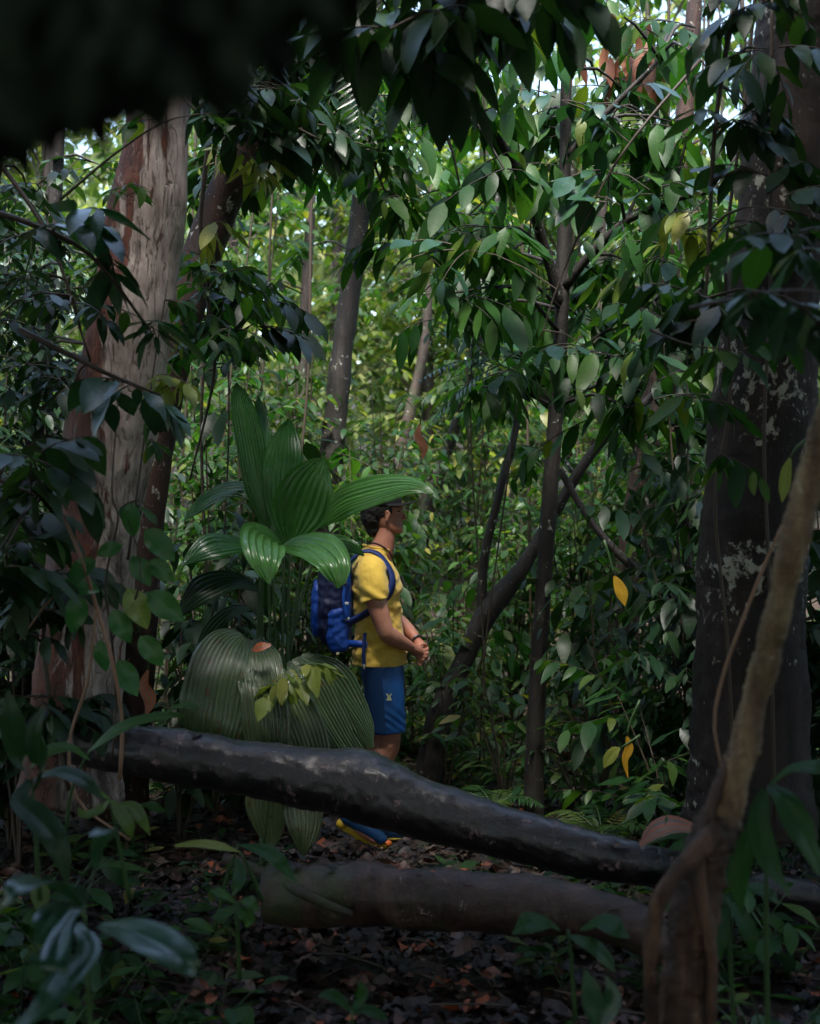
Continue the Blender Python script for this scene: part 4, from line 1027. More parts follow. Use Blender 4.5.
# ====================== dark out-of-focus foliage close by at the upper left
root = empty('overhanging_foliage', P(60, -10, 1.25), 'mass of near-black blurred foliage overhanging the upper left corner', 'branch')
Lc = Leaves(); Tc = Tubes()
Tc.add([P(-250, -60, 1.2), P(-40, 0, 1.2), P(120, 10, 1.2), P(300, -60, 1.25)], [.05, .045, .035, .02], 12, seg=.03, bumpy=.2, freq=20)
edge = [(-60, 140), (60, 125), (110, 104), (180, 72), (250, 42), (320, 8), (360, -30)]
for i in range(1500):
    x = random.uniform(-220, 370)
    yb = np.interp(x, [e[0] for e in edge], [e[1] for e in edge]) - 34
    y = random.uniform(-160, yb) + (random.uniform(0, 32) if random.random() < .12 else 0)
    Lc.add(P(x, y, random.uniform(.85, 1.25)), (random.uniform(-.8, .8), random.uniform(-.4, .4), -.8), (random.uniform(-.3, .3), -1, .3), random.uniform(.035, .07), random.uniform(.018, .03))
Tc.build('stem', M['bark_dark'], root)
Lc.build('foliage', 'mid', leaf_mat('shade_leaf', [(0, (.008, .014, .009)), (1, (.012, .02, .012))], .7, .0, 8, spec=.1), root)  # near-black leaf colour stands in for unlit undersides

# unseen foliage added around and behind the viewpoint to block sky light
Lf = Leaves()
for i in range(17000):
    if i % 3:
        x = random.choice((-1, 1)) * random.uniform(5.6, 9); y = random.uniform(-9, 15)
    else:
        x = random.uniform(-9, 9); y = random.uniform(-10, -6.5)
    Lf.add((x, y, gz(x, y) + 9.5 * random.random() ** .9), rv(1) + Vector((0, 0, -.4)), Vector((0, 0, 1)) + rv(1), random.uniform(.4, .8), random.uniform(.2, .4))
tag(Lf.build('light_block_foliage', 'tiny', M['leaf_dark'], wavy=0), kind='stuff')

# thin bare vines and stems threading the middle distance
for i in range(18):
    x = random.choice((random.uniform(190, 340), random.uniform(400, 740))); d = random.uniform(7.8, 11)
    T = Tubes(); dx = random.uniform(-70, 70)
    T.add([P(x, -80, d), P(x + dx * .2 + random.uniform(-12, 12), 180, d), P(x + dx * .6 + random.uniform(-15, 15), 400, d), P(x + dx, 640, d), P(x + dx * 1.1, 760, d)],
          random.uniform(.005, .011), 6, seg=.12, bumpy=.15)
    tag(T.build('hanging_vine', M['twig']), 'thin bare dark vine hanging through the middle-distance foliage', 'vine', 'thin vines in the middle distance')

# low shade plants in front of and around the logs
spots = [(40, 4.2, .5, 'dark weed with drooping leaves at the left, below the log end'), (150, 4.4, .35, 'low dark weed under the left part of the long log'),
         (110, 3.7, .35, 'dark weed in the lower left, behind the blue-glinting leaves'), (200, 3.9, .22, 'small dark weed beside the three-leaved sprout'),
         (300, 4.0, .2, 'tiny dark weed in front of the lower brown log'), (430, 3.9, .18, 'tiny weed at the bottom edge near the middle'),
         (500, 4.2, .22, 'small dark weed in front of the middle of the lower log'), (770, 4.3, .75, 'dark leafy weed right of the liana root'),
         (800, 3.8, .6, 'dark leafy weed in the bottom right corner'), (735, 5.0, .6, 'dark weed at the foot of the lichen trunk'),
         (640, 3.9, .2, 'low dark weed left of the liana root'), (560, 5.6, .4, 'dark weed behind the long log, right of the middle'),
         (470, 6.3, .35, 'low weed behind the middle of the long log'), (620, 6.0, .5, 'leafy weed behind the thin end of the long log'),
         (95, 4.6, .75, 'dark bushy weed under the left end of the long log'), (20, 4.6, .8, 'dark bushy weed at the left edge below the log'),
         (130, 4.9, .5, 'leafy dark weed where the pale trunk meets the ground'), (200, 4.5, .4, 'leafy dark weed under the long log below the grey pleated leaves'),
         (110, 3.3, .45, 'leafy dark weed nearest the bottom left corner leaves'), (10, 3.8, .6, 'leafy dark weed cut by the left edge near the bottom'),
         (60, 3.5, .5, 'dark weed in the bottom left corner'), (150, 3.4, .35, 'dark weed at the bottom left behind the big blue-glinting leaves'),
         (20, 5.0, 1.1, 'broad dark weed hiding the left end of the long log'),
         (30, 5.2, .9, 'tall dark weed at the left edge beside the pale trunk foot'), (790, 5.2, 1.1, 'tall dark weed at the right edge behind the liana')]
for x, d, h, lab in spots:
    b = gp((x - 410) / FPX * d, d)
    root = empty('weed', b, lab, 'weed', 'low shade weeds around the logs')
    Lc = Leaves(); Tc = Tubes()
    for k in range(6):
        a = random.uniform(0, 6.28)
        spray(Lc, Tc, b - Vector((0, 0, .02)), Vector((math.cos(a) * .55, math.sin(a) * .55, 1)), h * random.uniform(.6, 1.1), 6, .09 + .09 * h, .038 + .035 * h, droop=.3, hang=.35, tw_r=.003)
    Tc.build('stem', M['stem'], root); Lc.build('foliage', 'mid', M['leaf'], root)

# ================================================================ THE HIKER
HX, HY = (378 - 410) / FPX * 7.2, 7.2
HZ = CAM.z - (845 - 512) / FPX * 7.2


class Solid:
    """closed pieces that are fused into one smooth skin"""
    def __init__(s): s.V = []; s.F = []

    def loft(s, rings, sides=20):
        """rings = [(centre, half-size x, half-size y)] stacked in z"""
        b = len(s.V)
        for c, rx, ry in rings:
            for j in range(sides):
                a = j * 2 * math.pi / sides
                s.V.append((c[0] + rx * math.cos(a), c[1] + ry * math.sin(a), c[2]))
        n = len(rings)
        for i in range(n - 1):
            for j in range(sides):
                s.F.append((b + i * sides + j, b + i * sides + (j + 1) % sides, b + (i + 1) * sides + (j + 1) % sides, b + (i + 1) * sides + j))
        s.F.append(tuple(b + j for j in range(sides))[::-1]); s.F.append(tuple(b + (n - 1) * sides + j for j in range(sides)))
        return s

    def smooth_loft(s, rings, n=24, sides=24):
        C = catmull([(*c, rx, ry) for c, rx, ry in rings], n)
        return s.loft([(tuple(r[:3]), r[3], r[4]) for r in C], sides)

    def limb(s, pts, rad, sides=16, round_ends=True, ell=1.0):
        T = Tubes(); T.add([Vector(p) for p in pts], rad, sides, seg=.02, ell=ell)
        b = len(s.V); s.V += [tuple(v) for v in T.V]; s.F += [tuple(b + i for i in f) for f in T.F]
        if round_ends:
            s.ball(pts[0], (rad[0] * .98,) * 3, sides); s.ball(pts[-1], (rad[-1] * .98,) * 3, sides)
        return s

    def ball(s, c, r, n=16, rot=None):
        b = len(s.V); m = n // 2 + 2
        for i in range(1, m):
            th = math.pi * i / m
            for j in range(n):
                ph = 2 * math.pi * j / n
                v = Vector((r[0] * math.sin(th) * math.cos(ph), r[1] * math.sin(th) * math.sin(ph), r[2] * math.cos(th)))
                if rot: v = Matrix.Rotation(rot[1], 3, rot[0]) @ v
                s.V.append((c[0] + v.x, c[1] + v.y, c[2] + v.z))
        top = len(s.V); v = Vector((0, 0, r[2])); v = Matrix.Rotation(rot[1], 3, rot[0]) @ v if rot else v
        s.V.append((c[0] + v.x, c[1] + v.y, c[2] + v.z)); s.V.append((c[0] - v.x, c[1] - v.y, c[2] - v.z))
        for i in range(m - 2):
            for j in range(n):
                s.F.append((b + i * n + j, b + (i + 1) * n + j, b + (i + 1) * n + (j + 1) % n, b + i * n + (j + 1) % n))
        for j in range(n):
            s.F.append((top, b + j, b + (j + 1) % n)); s.F.append((top + 1, b + (m - 2) * n + (j + 1) % n, b + (m - 2) * n + j))
        return s

    def rbox(s, c, h, p=4, n=20, taper=0.0):
        """rounded box: superellipsoid"""
        b = len(s.V); m = n
        f = lambda v, q: math.copysign(abs(v) ** (2 / q), v)
        for i in range(m + 1):
            th = -math.pi / 2 + math.pi * i / m
            for j in range(n):
                ph = 2 * math.pi * j / n
                z = f(math.sin(th), p); k = f(math.cos(th), p) * (1 - taper * z)
                s.V.append((c[0] + h[0] * k * f(math.cos(ph), p), c[1] + h[1] * k * f(math.sin(ph), p), c[2] + h[2] * z))
        for i in range(m):
            for j in range(n):
                s.F.append((b + i * n + j, b + i * n + (j + 1) % n, b + (i + 1) * n + (j + 1) % n, b + (i + 1) * n + j))
        return s

    def build(s, name, mat, parent, voxel=.006, smooth=4, folds=None, off=(0, 0, 0), label=None):
        me = bpy.data.meshes.new('tmp'); me.from_pydata(s.V, [], s.F); me.update()
        bm = bmesh.new(); bm.from_mesh(me); bmesh.ops.remove_doubles(bm, verts=bm.verts, dist=1e-5); bmesh.ops.recalc_face_normals(bm, faces=bm.faces); bm.to_mesh(me); bm.free()
        o = bpy.data.objects.new('tmp', me); COL.objects.link(o)
        md = o.modifiers.new('r', 'REMESH'); md.mode = 'VOXEL'; md.voxel_size = voxel; md.use_smooth_shade = True
        md = o.modifiers.new('s', 'SMOOTH'); md.factor = .5; md.iterations = smooth
        dg = bpy.context.evaluated_depsgraph_get(); dg.update()
        m2 = bpy.data.meshes.new_from_object(o.evaluated_get(dg))
        bpy.data.objects.remove(o); bpy.data.meshes.remove(me)
        m2.name = name
        if folds:
            nv = [v.normal.copy() for v in m2.vertices]
            for v, n in zip(m2.vertices, nv): v.co += n * folds(v.co)
        m2.materials.clear(); m2.materials.append(mat)
        m2.polygons.foreach_set('use_smooth', np.ones(len(m2.polygons), dtype=bool))
        a = m2.attributes.get('pat') or m2.attributes.new('pat', 'FLOAT_VECTOR', 'POINT')
        r = bpy.data.objects.new(name, m2); COL.objects.link(r); r.parent = parent
        r.location = off
        if label: r['label'] = label
        return r


def skin_mat():
    t = NT('suntanned_skin'); o = t.obj()
    n = t.noise(o, 9, 4)
    c = t.ramp(n, [(.3, (.36, .135, .09)), (.7, (.52, .25, .17))])
    p = t.principled(Base_Color=c, Roughness=.42, Normal=t.bump(t.noise(o, 220, 3), .12, .002))
    p.inputs['Subsurface Weight'].default_value = .12
    p.inputs['Subsurface Radius'].default_value = (.012, .005, .003)
    return t.done(p.outputs[0])


SK = skin_mat()
SHIRT = simple('yellow_cotton', (.74, .49, .07), .8, 120, .18, .35, .002, sheen=.2)
SHORT = simple('blue_shorts_cloth', (.010, .095, .33), .5, 90, .3, .3, .002)
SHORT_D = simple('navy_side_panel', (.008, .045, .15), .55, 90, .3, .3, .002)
DARKC = simple('dark_cap_cloth', (.006, .0065, .008), .9, 90, .3, .3, .002)
HAIR = simple('dark_brown_hair', (.007, .005, .004), .65, 160, .5, .9, .006)
PACK = simple('royal_blue_nylon', (.006, .07, .42), .42, 70, .4, .5, .003)
PACK_D = simple('navy_nylon', (.008, .014, .07), .5, 70, .4, .5, .003)
STRAP = simple('navy_webbing', (.006, .025, .15), .6, 200, .3, .5, .001)
WHITE = simple('pale_plastic', (.6, .62, .62), .4, 40, .1)
YEL = simple('yellow_rubber', (.55, .38, .02), .45, 60, .1)
ORG = simple('orange_rubber', (.75, .16, .02), .45, 60, .1)
STEEL = simple('dark_metal', (.10, .11, .12), .3, 40, .2, Metallic=.8)
BLK = simple('black_cord', (.012, .012, .014), .7, spec=.15)

hk = empty('person', (HX, HY, HZ), 'hiker in yellow t-shirt, blue shorts and dark cap, hands clasped, looking to the right', 'person')

# --- the body: one continuous figure, facing +x, right side (-y) towards the path's near side
b = Solid()
b.smooth_loft([((.02, 0, .86), .088, .130), ((.018, 0, .94), .095, .145), ((.012, 0, 1.06), .098, .140), ((-.004, 0, 1.20), .105, .150),
               ((-.010, 0, 1.32), .115, .165), ((-.016, 0, 1.40), .100, .150), ((-.015, 0, 1.455), .070, .085), ((.0, 0, 1.49), .055, .058)])
b.limb([(-.008, 0, 1.44), (.020, 0, 1.50), (.040, 0, 1.60)], [.080, .062, .049])
# head, from its profile: (height, back, front, half-width)
hd = [(1.574, .082, .112, .014), (1.582, .050, .122, .032), (1.596, .015, .127, .046), (1.615, -.018, .126, .055), (1.635, -.040, .124, .060), (1.655, -.054, .122, .064),
      (1.675, -.064, .123, .069), (1.695, -.070, .122, .074), (1.715, -.072, .129, .077), (1.740, -.068, .124, .076), (1.765, -.050, .104, .064), (1.782, -.018, .066, .038)]
k0 = len(b.V); H = catmull(hd, 34); SD = 32
for z_, x0_, x1_, hw_ in H:
    for q_ in range(SD):
        a_ = q_ * 2 * math.pi / SD; ca = math.cos(a_)
        b.V.append(((x0_ + x1_) / 2 + (x1_ - x0_) / 2 * ca, hw_ * math.sin(a_) * (1 - .20 * max(0, ca)), z_))
for i_ in range(33):
    for q_ in range(SD): b.F.append((k0 + i_ * SD + q_, k0 + i_ * SD + (q_ + 1) % SD, k0 + (i_ + 1) * SD + (q_ + 1) % SD, k0 + (i_ + 1) * SD + q_))
b.F.append(tuple(k0 + q_ for q_ in range(SD))[::-1]); b.F.append(tuple(k0 + 33 * SD + q_ for q_ in range(SD)))
b.limb([(.114, 0, 1.692), (.130, 0, 1.672), (.139, 0, 1.658)], [.010, .010, .010], 10)
b.ball((.130, .010, 1.652), (.009, .007, .006), 8); b.ball((.130, -.010, 1.652), (.009, .007, .006), 8)
b.ball((.119, 0, 1.627), (.010, .020, .0055), 10); b.ball((.118, 0, 1.616), (.010, .018, .0055), 10)
b.ball((.114, 0, 1.590), (.015, .020, .013), 10)
for sy in (-1, 1):
    b.limb([(.108, sy * .036, 1.708), (.119, sy * .018, 1.708)], [.009, .008], 8)
    b.limb([(.040, sy * .073, 1.685), (.050, sy * .078, 1.692), (.058, sy * .077, 1.680), (.054, sy * .074, 1.660), (.046, sy * .071, 1.645)], [.006, .007, .007, .007, .007], 8)
    b.ball((.048, sy * .071, 1.668), (.010, .006, .022), 8)
# right arm, near side
SHr, ELr, WRr = (-.030, -.185, 1.385), (.045, -.235, 1.095), (.165, -.085, 1.010)
b.limb([SHr, (-.012, -.215, 1.30), (.010, -.225, 1.20), ELr], [.060, .055, .049, .041])
b.limb([ELr, (.075, -.205, 1.070), (.115, -.155, 1.043), WRr], [.041, .044, .036, .026])
SHl, ELl, WRl = (-.030, .185, 1.385), (.085, .215, 1.130), (.195, .065, 1.035)
b.limb([SHl, (.0, .21, 1.30), (.045, .22, 1.21), ELl], [.060, .055, .048, .040])
b.limb([ELl, (.115, .185, 1.105), (.16, .12, 1.07), WRl], [.040, .042, .034, .025])
# palms
b.limb([WRr, (.190, -.050, .990), (.212, -.020, .975)], [.024, .030, .026], 12, ell=1.0)
b.limb([WRl, (.214, .030, 1.005), (.226, .005, .985)], [.023, .028, .025], 12)
# legs: near leg with the heel lifted behind, far leg planted
b.limb([(.030, -.085, .84), (.045, -.092, .72), (.056, -.090, .56), (.054, -.088, .505)], [.080, .074, .060, .056])
b.ball((.080, -.088, .530), (.030, .036, .040), 12)
b.limb([(.050, -.088, .50), (-.005, -.088, .40), (-.060, -.088, .28), (-.118, -.088, .165)], [.054, .060, .045, .034])
b.limb([(-.118, -.088, .165), (-.09, -.088, .11), (-.02, -.088, .055)], [.038, .034, .028])
b.limb([(.020, .085, .84), (.020, .092, .72), (.012, .092, .52)], [.080, .074, .060])
b.limb([(.012, .092, .52), (-.020, .092, .38), (-.045, .092, .22), (-.060, .092, .09)], [.056, .060, .044, .036])
b.limb([(-.060, .092, .08), (.02, .094, .05), (.10, .096, .04)], [.036, .034, .028])
# fingers of the right hand wrap over the left hand
def finger(S, pts, r=.0085): S.limb(pts, [r, r * .95, r * .9, r * .78][:len(pts)], 8)
for k in range(4):
    o_ = -.014 + k * .0
    z = .992 - k * .0165
    L = (.0, .004, .002, -.006)[k]
    finger(b, [(.208, -.030, z), (.238 + L, -.030 + .004, z - .002), (.250 + L, .000, z - .004), (.240 + L, .024, z - .006)], .0088)
finger(b, [(.196, -.040, 1.000), (.214, -.036, 1.018), (.232, -.018, 1.020), (.244, .000, 1.014)], .0098)
for k in range(4):
    z = .980 - k * .0155
    finger(b, [(.222, .020, z), (.226, -.004, z - .012), (.214, -.030, z - .018), (.200, -.038, z - .016)], .0084)
finger(b, [(.212, .028, 1.012), (.232, .018, 1.010), (.250, .006, .998)], .0094)
body = b.build('body', SK, hk, voxel=.0042, smooth=3)

# face details
e = Solid(); e.ball((.1060, -.0385, 1.690), (.0065, .006, .0042), 12); e.build('eye', BLK, hk, voxel=.0015, smooth=1)
e = Solid(); e.ball((.1060, .0385, 1.690), (.0065, .006, .0042), 12); e.build('eye', BLK, hk, voxel=.0015, smooth=1)
for sy in (-1, 1):
    e = Solid(); e.limb([(.088, sy * .052, 1.706), (.107, sy * .044, 1.712), (.124, sy * .026, 1.708)], [.002, .003, .002], 6); e.build('eyebrow', HAIR, hk, voxel=.0015, smooth=1)

# hair under the cap
h = Solid()
h.ball((.006, 0, 1.708), (.098, .084, .084), 24); h.ball((-.026, 0, 1.662), (.062, .072, .070), 18)
h.limb([(.050, -.073, 1.72), (.060, -.073, 1.695)], [.014, .009], 8); h.limb([(.050, .073, 1.72), (.060, .073, 1.695)], [.014, .009], 8)
h.ball((-.022, 0, 1.600), (.036, .050, .044), 14)
h.build('hair', HAIR, hk, voxel=.005, smooth=2, folds=lambda p: .004 * noise.noise(p * 60) + .003 * noise.noise(p * 130))
# cap with a stiff curved brim
c = Solid()
c.ball((.018, 0, 1.738), (.106, .088, .060), 24); c.loft([((.016, 0, 1.718), .108, .090), ((.016, 0, 1.742), .108, .090)], 28)
cap = c.build('cap', DARKC, hk, voxel=.005, smooth=3)
V = []; F = []
for k in range(2):
    for i in range(9):
        for j in range(13):
            a = -1.25 + 2.5 * j / 12; rr = .098 + .072 * (i / 8) * math.cos(a) ** .5
            V.append((.020 + rr * math.cos(a) * 1.05, rr * math.sin(a) * .86 * (1 - .1 * i / 8), 1.728 + .018 * (i / 8) - .09 * abs(math.sin(a)) ** 2 * .28 * (i / 8) - k * .009))
for k in range(2):
    for i in range(8):
        for j in range(12):
            q = k * 117 + i * 13 + j; F.append((q, q + 1, q + 14, q + 13))
rim = [i * 13 for i in range(9)] + [104 + j for j in range(1, 13)] + [i * 13 + 12 for i in range(7, -1, -1)]
for a_, b_ in zip(rim, rim[1:]): F.append((a_, b_, b_ + 117, a_ + 117))
me = bpy.data.meshes.new('brim'); me.from_pydata(V, [], F); me.materials.append(DARKC); me.polygons.foreach_set('use_smooth', [True] * len(F))
br = bpy.data.objects.new('brim', me); COL.objects.link(br); br.parent = cap

# --- t-shirt
def folds(p):
    q = Vector((p.x * 6, p.y * 6, p.z * 9))
    f = .004 * noise.noise(Vector((p.x * 18 + p.z * 10, p.y * 10, p.z * 30 - p.x * 22))) + .004 * noise.noise(Vector((p.x * 40 + p.z * 18, p.y * 22, p.z * 44)))
    f += .020 * max(0, min(1.25 - p.z, p.z - .93)) * noise.noise(Vector((p.x * 22 - p.z * 7, p.y * 10, p.z * 9 + 4)))
    if p.y < -.17 or p.y > .17: f *= .45
    # pulls from the armpit and above the hem
    f += .007 * math.sin((p.z * 60 + p.x * 55) + 3 * noise.noise(q)) * math.exp(-((p.z - 1.24) / .09) ** 2)
    f += .006 * math.sin(p.z * 95 - p.x * 20 + 4 * noise.noise(q)) * math.exp(-((p.z - 1.00) / .06) ** 2)
    return f


s = Solid()
s.smooth_loft([((.010, 0, .918), .140, .192), ((.008, 0, 1.00), .133, .180), ((.004, 0, 1.10), .121, .162), ((-.004, 0, 1.22), .122, .168),
               ((-.008, 0, 1.32), .128, .180), ((-.020, 0, 1.400), .113, .172), ((-.022, 0, 1.455), .082, .110), ((-.004, 0, 1.505), .074, .076)], 34, 30)
s.limb([(-.024, -.150, 1.415), (-.030, -.190, 1.385), (-.018, -.216, 1.32), (-.006, -.228, 1.250)], [.072, .074, .071, .068], 20, False)
s.limb([(-.024, .150, 1.415), (-.030, .190, 1.385), (-.012, .214, 1.32), (.012, .226, 1.250)], [.074, .076, .074, .070], 20, False)
shirt = s.build('t_shirt', SHIRT, hk, voxel=.005, smooth=4, folds=folds)
T = Tubes(); ring = [(-.003 + .072 * math.cos(a), .074 * math.sin(a), 1.506 - .014 * math.cos(a)) for a in np.linspace(0, 6.283, 25)]
T.add(ring, .006, 6, seg=.02, cap=False)
def child_mesh(name, V, F, mat, parent, A=None):
    me = bpy.data.meshes.new(name); me.from_pydata([tuple(v) for v in V], [], [tuple(f) for f in F]); me.materials.append(mat)
    me.polygons.foreach_set('use_smooth', [True] * len(me.polygons))
    o = bpy.data.objects.new(name, me); COL.objects.link(o); o.parent = parent; return o
child_mesh('collar', T.V, T.F, SHIRT, shirt)
T = Tubes(); T.add([(-.055, -.060, 1.525), (-.02, -.072, 1.53), (.03, -.072, 1.51), (.070, -.052, 1.465), (.085, -.02, 1.41)], .0045, 6, seg=.02)
child_mesh('neck_cord', T.V, T.F, BLK, hk)

# --- shorts
s = Solid()
def sf(p):
    return .004 * noise.noise(Vector((p.x * 14, p.y * 8, p.z * 12))) + .0025 * math.sin(p.z * 120 + p.x * 90 + 5 * noise.noise(p * 7)) * math.exp(-((p.z - .66) / .07) ** 2)
s.smooth_loft([((.030, 0, .80), .100, .155), ((.024, 0, .87), .112, .172), ((.016, 0, .955), .100, .150)], 10, 26)
s.limb([(.022, -.082, .945), (.030, -.086, .88), (.042, -.090, .74), (.052, -.090, .585)], [.078, .093, .096, .090], 22, False)
s.limb([(.018, .082, .945), (.020, .086, .88), (.022, .092, .74), (.018, .092, .585)], [.078, .093, .096, .090], 22, False)
shorts = s.build('shorts', SHORT, hk, voxel=.005, smooth=3, folds=sf)
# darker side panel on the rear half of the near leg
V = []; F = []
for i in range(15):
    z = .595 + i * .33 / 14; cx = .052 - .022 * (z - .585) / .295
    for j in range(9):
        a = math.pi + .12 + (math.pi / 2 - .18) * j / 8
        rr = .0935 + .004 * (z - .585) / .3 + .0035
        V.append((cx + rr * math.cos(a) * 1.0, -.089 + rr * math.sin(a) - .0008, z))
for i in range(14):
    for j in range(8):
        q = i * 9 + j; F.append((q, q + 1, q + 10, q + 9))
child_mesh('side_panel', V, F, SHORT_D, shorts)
# small yellow emblem: two chevrons back to back between bars
V = []; F = []
def quad2(a, b_, w):
    a = Vector(a); b_ = Vector(b_); n = (b_ - a).orthogonal() if False else Vector((-(b_ - a).y, (b_ - a).x)).normalized() * w
    k = len(V)
    for q in (a - n, b_ - n, b_ + n, a + n):
        x, z = q.x, q.y; yy = -.089 - math.sqrt(max(0, .1035 ** 2 - (x - .044) ** 2)) - .0015
        V.append((x, yy, z))
    F.append((k, k + 1, k + 2, k + 3))
ex, ez = .058, .775
def poly2(*pts):
    k = len(V)
    for x, z in pts:
        V.append((ex + x, -.089 - math.sqrt(max(0, .1035 ** 2 - (ex + x - .044) ** 2)) - .002, ez + z))
    F.append(tuple(range(k, k + len(pts))))
poly2((-.016, .016), (-.006, .016), (.003, .002), (-.005, .000)); poly2((.016, .016), (.008, .016), (.001, .003), (.007, .000))
poly2((-.005, .001), (.007, .001), (.014, -.016), (-.012, -.016)); poly2((-.013, -.011), (.015, -.011), (.015, -.017), (-.013, -.017))
for i in range(len(V)): V[i] = (V[i][0], V[i][1] - .0004 * (i // 4), V[i][2])
child_mesh('emblem', V, F, simple('pale_yellow_print', (.7, .72, .38), .5, 40, .1), shorts)

# --- shoes: blue uppers, yellow sole edge, orange toe tip
def shoe(heel, toe, y):
    h_, t_ = Vector((heel[0], y, heel[1])), Vector((toe[0], y, toe[1])); d = (t_ - h_); L = d.length; d.normalize(); n = Vector((0, 1, 0)).cross(d) * -1
    if n.z < 0: n = -n
    at = lambda u, v, yy=0: tuple(h_ + d * (u * L) + n * v + Vector((0, yy, 0)))
    s_ = Solid()
    s_.limb([at(.12, .055), at(.35, .052), at(.6, .042), at(.85, .03)], [.040, .042, .038, .030], 14)
    s_.limb([at(.16, .06), at(.20, .10)], [.042, .040], 14)
    sh = s_.build('shoe', simple('blue_shoe_mesh', (.006, .055, .17), .5, 60, .4, .6, .003), hk, voxel=.005, smooth=3)
    s_ = Solid(); s_.limb([at(.07, .012), at(.35, .010, -.002), at(.65, .010), at(.93, .012)], [.026, .031, .038, .026], 14, ell=.30)
    s_.build('sole', YEL, sh, voxel=.005, smooth=2)
    s_ = Solid(); s_.ball(at(.97, .022), (.026, .026, .018), 12); s_.build('toe_cap', ORG, sh, voxel=.004, smooth=1)
shoe((-.205, .125), (.045, .005), -.088)
shoe((-.115, .005), (.165, .003), .094)

# --- bracelet watch on the far wrist
T = Tubes(); cw = Vector((.197, .056, 1.030)); ax = (Vector(WRl) - Vector(ELl)).normalized(); u = ax.orthogonal().normalized(); v_ = ax.cross(u)
T.add([tuple(cw + (u * math.cos(a) + v_ * math.sin(a)) * .030) for a in np.linspace(0, 6.283, 21)], .0058, 6, seg=.012, cap=False)
child_mesh('bracelet', T.V, T.F, STEEL, hk)

# ------------------------------------------------------------ the backpack
bp = empty('backpack', (HX, HY, HZ + 1.0), 'blue hiking backpack worn on the back of the hiker', 'backpack')
OB = (0, 0, -1.0)
def bf(p): return .010 * noise.noise(p * 11) + .007 * noise.noise(Vector((p.x * 30, p.y * 18, p.z * 34))) + .003 * noise.noise(p * 60)
s = Solid(); s.rbox((-.225, 0, 1.235), (.085, .142, .232), 2.9, 24, taper=.10); s.rbox((-.232, 0, 1.44), (.085, .135, .045), 3, 16)
s.build('main_bag', PACK_D, bp, voxel=.007, smooth=3, folds=bf, off=OB)
s = Solid(); s.rbox((-.305, 0, 1.20), (.036, .10, .150), 2.6, 18); s.build('front_pocket', PACK, bp, voxel=.007, smooth=3, folds=bf, off=OB)
s = Solid(); s.rbox((-.195, -.142, 1.10), (.058, .022, .105), 3.4, 22); s.build('side_pocket', PACK, bp, voxel=.006, smooth=3, folds=bf, off=OB)
s = Solid(); s.rbox((-.195, .142, 1.10), (.058, .022, .105), 3.4, 22); s.build('side_pocket', PACK, bp, voxel=.006, smooth=3, folds=bf, off=OB)
s = Solid(); s.rbox((-.150, 0, 1.24), (.022, .135, .215), 3.4, 18); s.build('back_panel', PACK, bp, voxel=.006, smooth=3, off=OB)
def band(name, pts, w, th, mat, nrm):
    """a flat webbing band"""
    C = catmull(pts, 40); Tn = np.gradient(C, axis=0); V = []; F = []
    for i, c_ in enumerate(C):
        t_ = Tn[i] / np.linalg.norm(Tn[i]); n_ = np.array(nrm(c_)); n_ = n_ - t_ * np.dot(n_, t_); n_ /= np.linalg.norm(n_) + 1e-9; sd = np.cross(t_, n_)
        for a_, b_ in ((-1, -1), (1, -1), (1, 1), (-1, 1)): V.append(c_ + sd * a_ * w / 2 + n_ * b_ * th / 2 - np.array([0, 0, 1.0]))
    for i in range(39):
        for j in range(4): F.append((i * 4 + j, i * 4 + (j + 1) % 4, i * 4 + 4 + (j + 1) % 4, i * 4 + 4 + j))
    return child_mesh(name, V, F, mat, bp)
for sy in (-1, 1):
    out = lambda c_: (c_[0] + .03, (c_[1] - sy * .1) * 1.0 + sy * .02, c_[2] - 1.3)
    band('shoulder_strap', [(-.155, sy * .105, 1.400), (-.125, sy * .118, 1.452), (-.070, sy * .126, 1.490), (-.010, sy * .130, 1.484), (.030, sy * .138, 1.448),
                            (.066, sy * .150, 1.390), (.074, sy * .165, 1.330), (.045, sy * .175, 1.265), (-.03, sy * .172, 1.20), (-.15, sy * .150, 1.13)], .040, .011, STRAP, out)
    band('hip_belt', [(-.17, sy * .12, 1.03), (-.11, sy * .168, 1.035), (-.05, sy * .182, 1.03)], .034, .008, PACK, lambda c_: (0, sy, 0))
T = Tubes(); T.add([(-.145, -.165, 1.38 - 1), (-.165, -.185, 1.27 - 1), (-.150, -.19, 1.16 - 1)], .009, 8, seg=.02); child_mesh('adjuster_strap', T.V, T.F, PACK, bp)
band('loose_strap', [(-.060, -.190, 1.09), (-.066, -.194, 1.02), (-.064, -.192, .93)], .018, .003, STRAP, lambda c_: (0, -1, 0))
s = Solid(); s.rbox((-.064, -.194, .925), (.006, .004, .014), 3, 10); s.build('strap_tip', WHITE, bp, voxel=.003, smooth=1, off=OB)
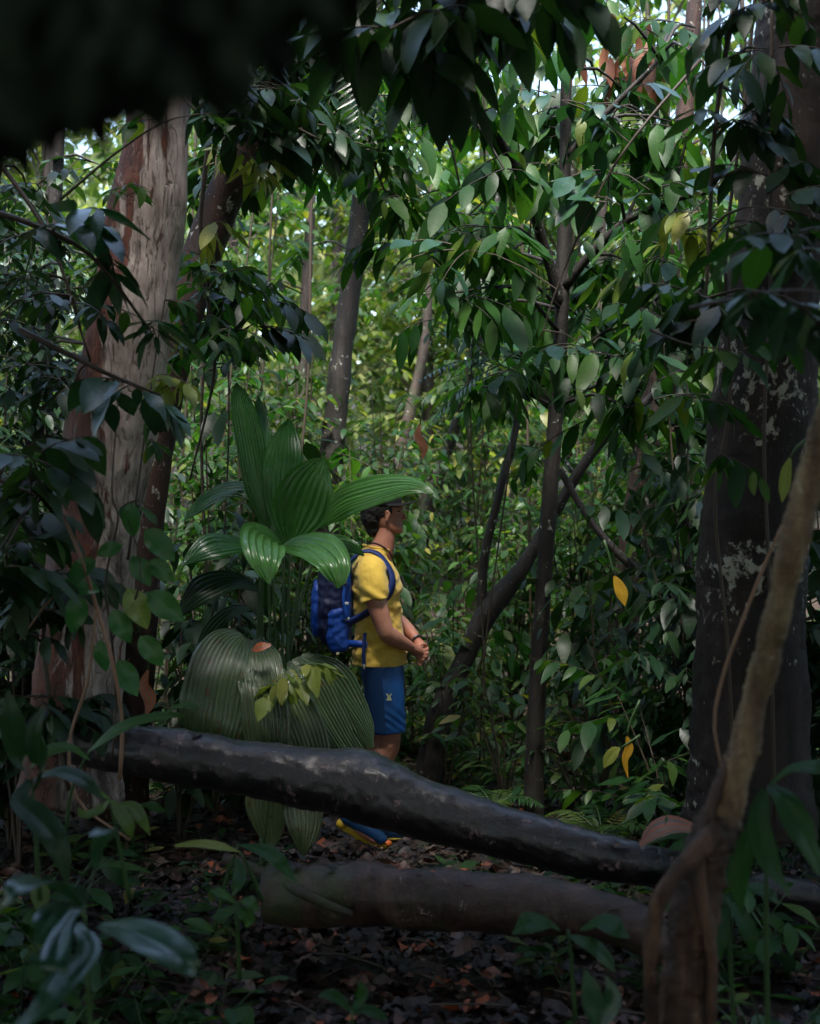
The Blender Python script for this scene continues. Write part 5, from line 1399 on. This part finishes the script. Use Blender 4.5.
for z in (1.335, 1.235, 1.16):
    s = Solid(); s.rbox((-.158 + (1.335 - z) * .06, -.190, z), (.014, .006, .008), 3, 10); s.build('buckle', WHITE if z < 1.3 else STEEL, bp, voxel=.003, smooth=1, off=OB)

# ================================================== LIGHT, SKY, CAMERA
w = bpy.data.worlds.new('World'); SC.world = w; w.use_nodes = True
nt = w.node_tree; nt.nodes.clear()
sky = nt.nodes.new('ShaderNodeTexSky'); sky.sky_type = 'NISHITA'; sky.sun_disc = False
SUN_EL, SUN_AZ = 64, 188          # azimuth from +Y towards +X
sky.sun_elevation = R(SUN_EL); sky.sun_rotation = R(SUN_AZ); sky.air_density = 1.3; sky.dust_density = 2.5
bg = nt.nodes.new('ShaderNodeBackground'); bg.inputs[1].default_value = .15
wo = nt.nodes.new('ShaderNodeOutputWorld')
nt.links.new(sky.outputs[0], bg.inputs[0]); nt.links.new(bg.outputs[0], wo.inputs[0])
sl = bpy.data.lights.new('sun', 'SUN'); sl.energy = 2.5; sl.angle = R(14); sl.color = (1, .96, .9)
so = bpy.data.objects.new('sun', sl); COL.objects.link(so)
dv = Vector((math.sin(R(SUN_AZ)) * math.cos(R(SUN_EL)), math.cos(R(SUN_AZ)) * math.cos(R(SUN_EL)), math.sin(R(SUN_EL))))
so.rotation_euler = dv.to_track_quat('Z', 'Y').to_euler()
cd = bpy.data.cameras.new('camera'); cam = bpy.data.objects.new('camera', cd); COL.objects.link(cam)
cam.location = CAM; cam.rotation_euler = (R(90), 0, 0)
cd.sensor_fit = 'VERTICAL'; cd.sensor_height = 36; cd.lens = 50
cd.clip_start = .05; cd.clip_end = 2000
cd.dof.use_dof = True; cd.dof.focus_distance = 7.1; cd.dof.aperture_fstop = 2.6
SC.camera = cam
SC.view_settings.view_transform = 'Standard'; SC.view_settings.look = 'None'; SC.view_settings.gamma = 1
SC.view_settings.exposure = 2.2
SC.cycles.use_denoising = True
SC.cycles.max_bounces = 7; SC.cycles.diffuse_bounces = 4; SC.cycles.transmission_bounces = 4; SC.cycles.glossy_bounces = 3
SC.cycles.sample_clamp_indirect = 4
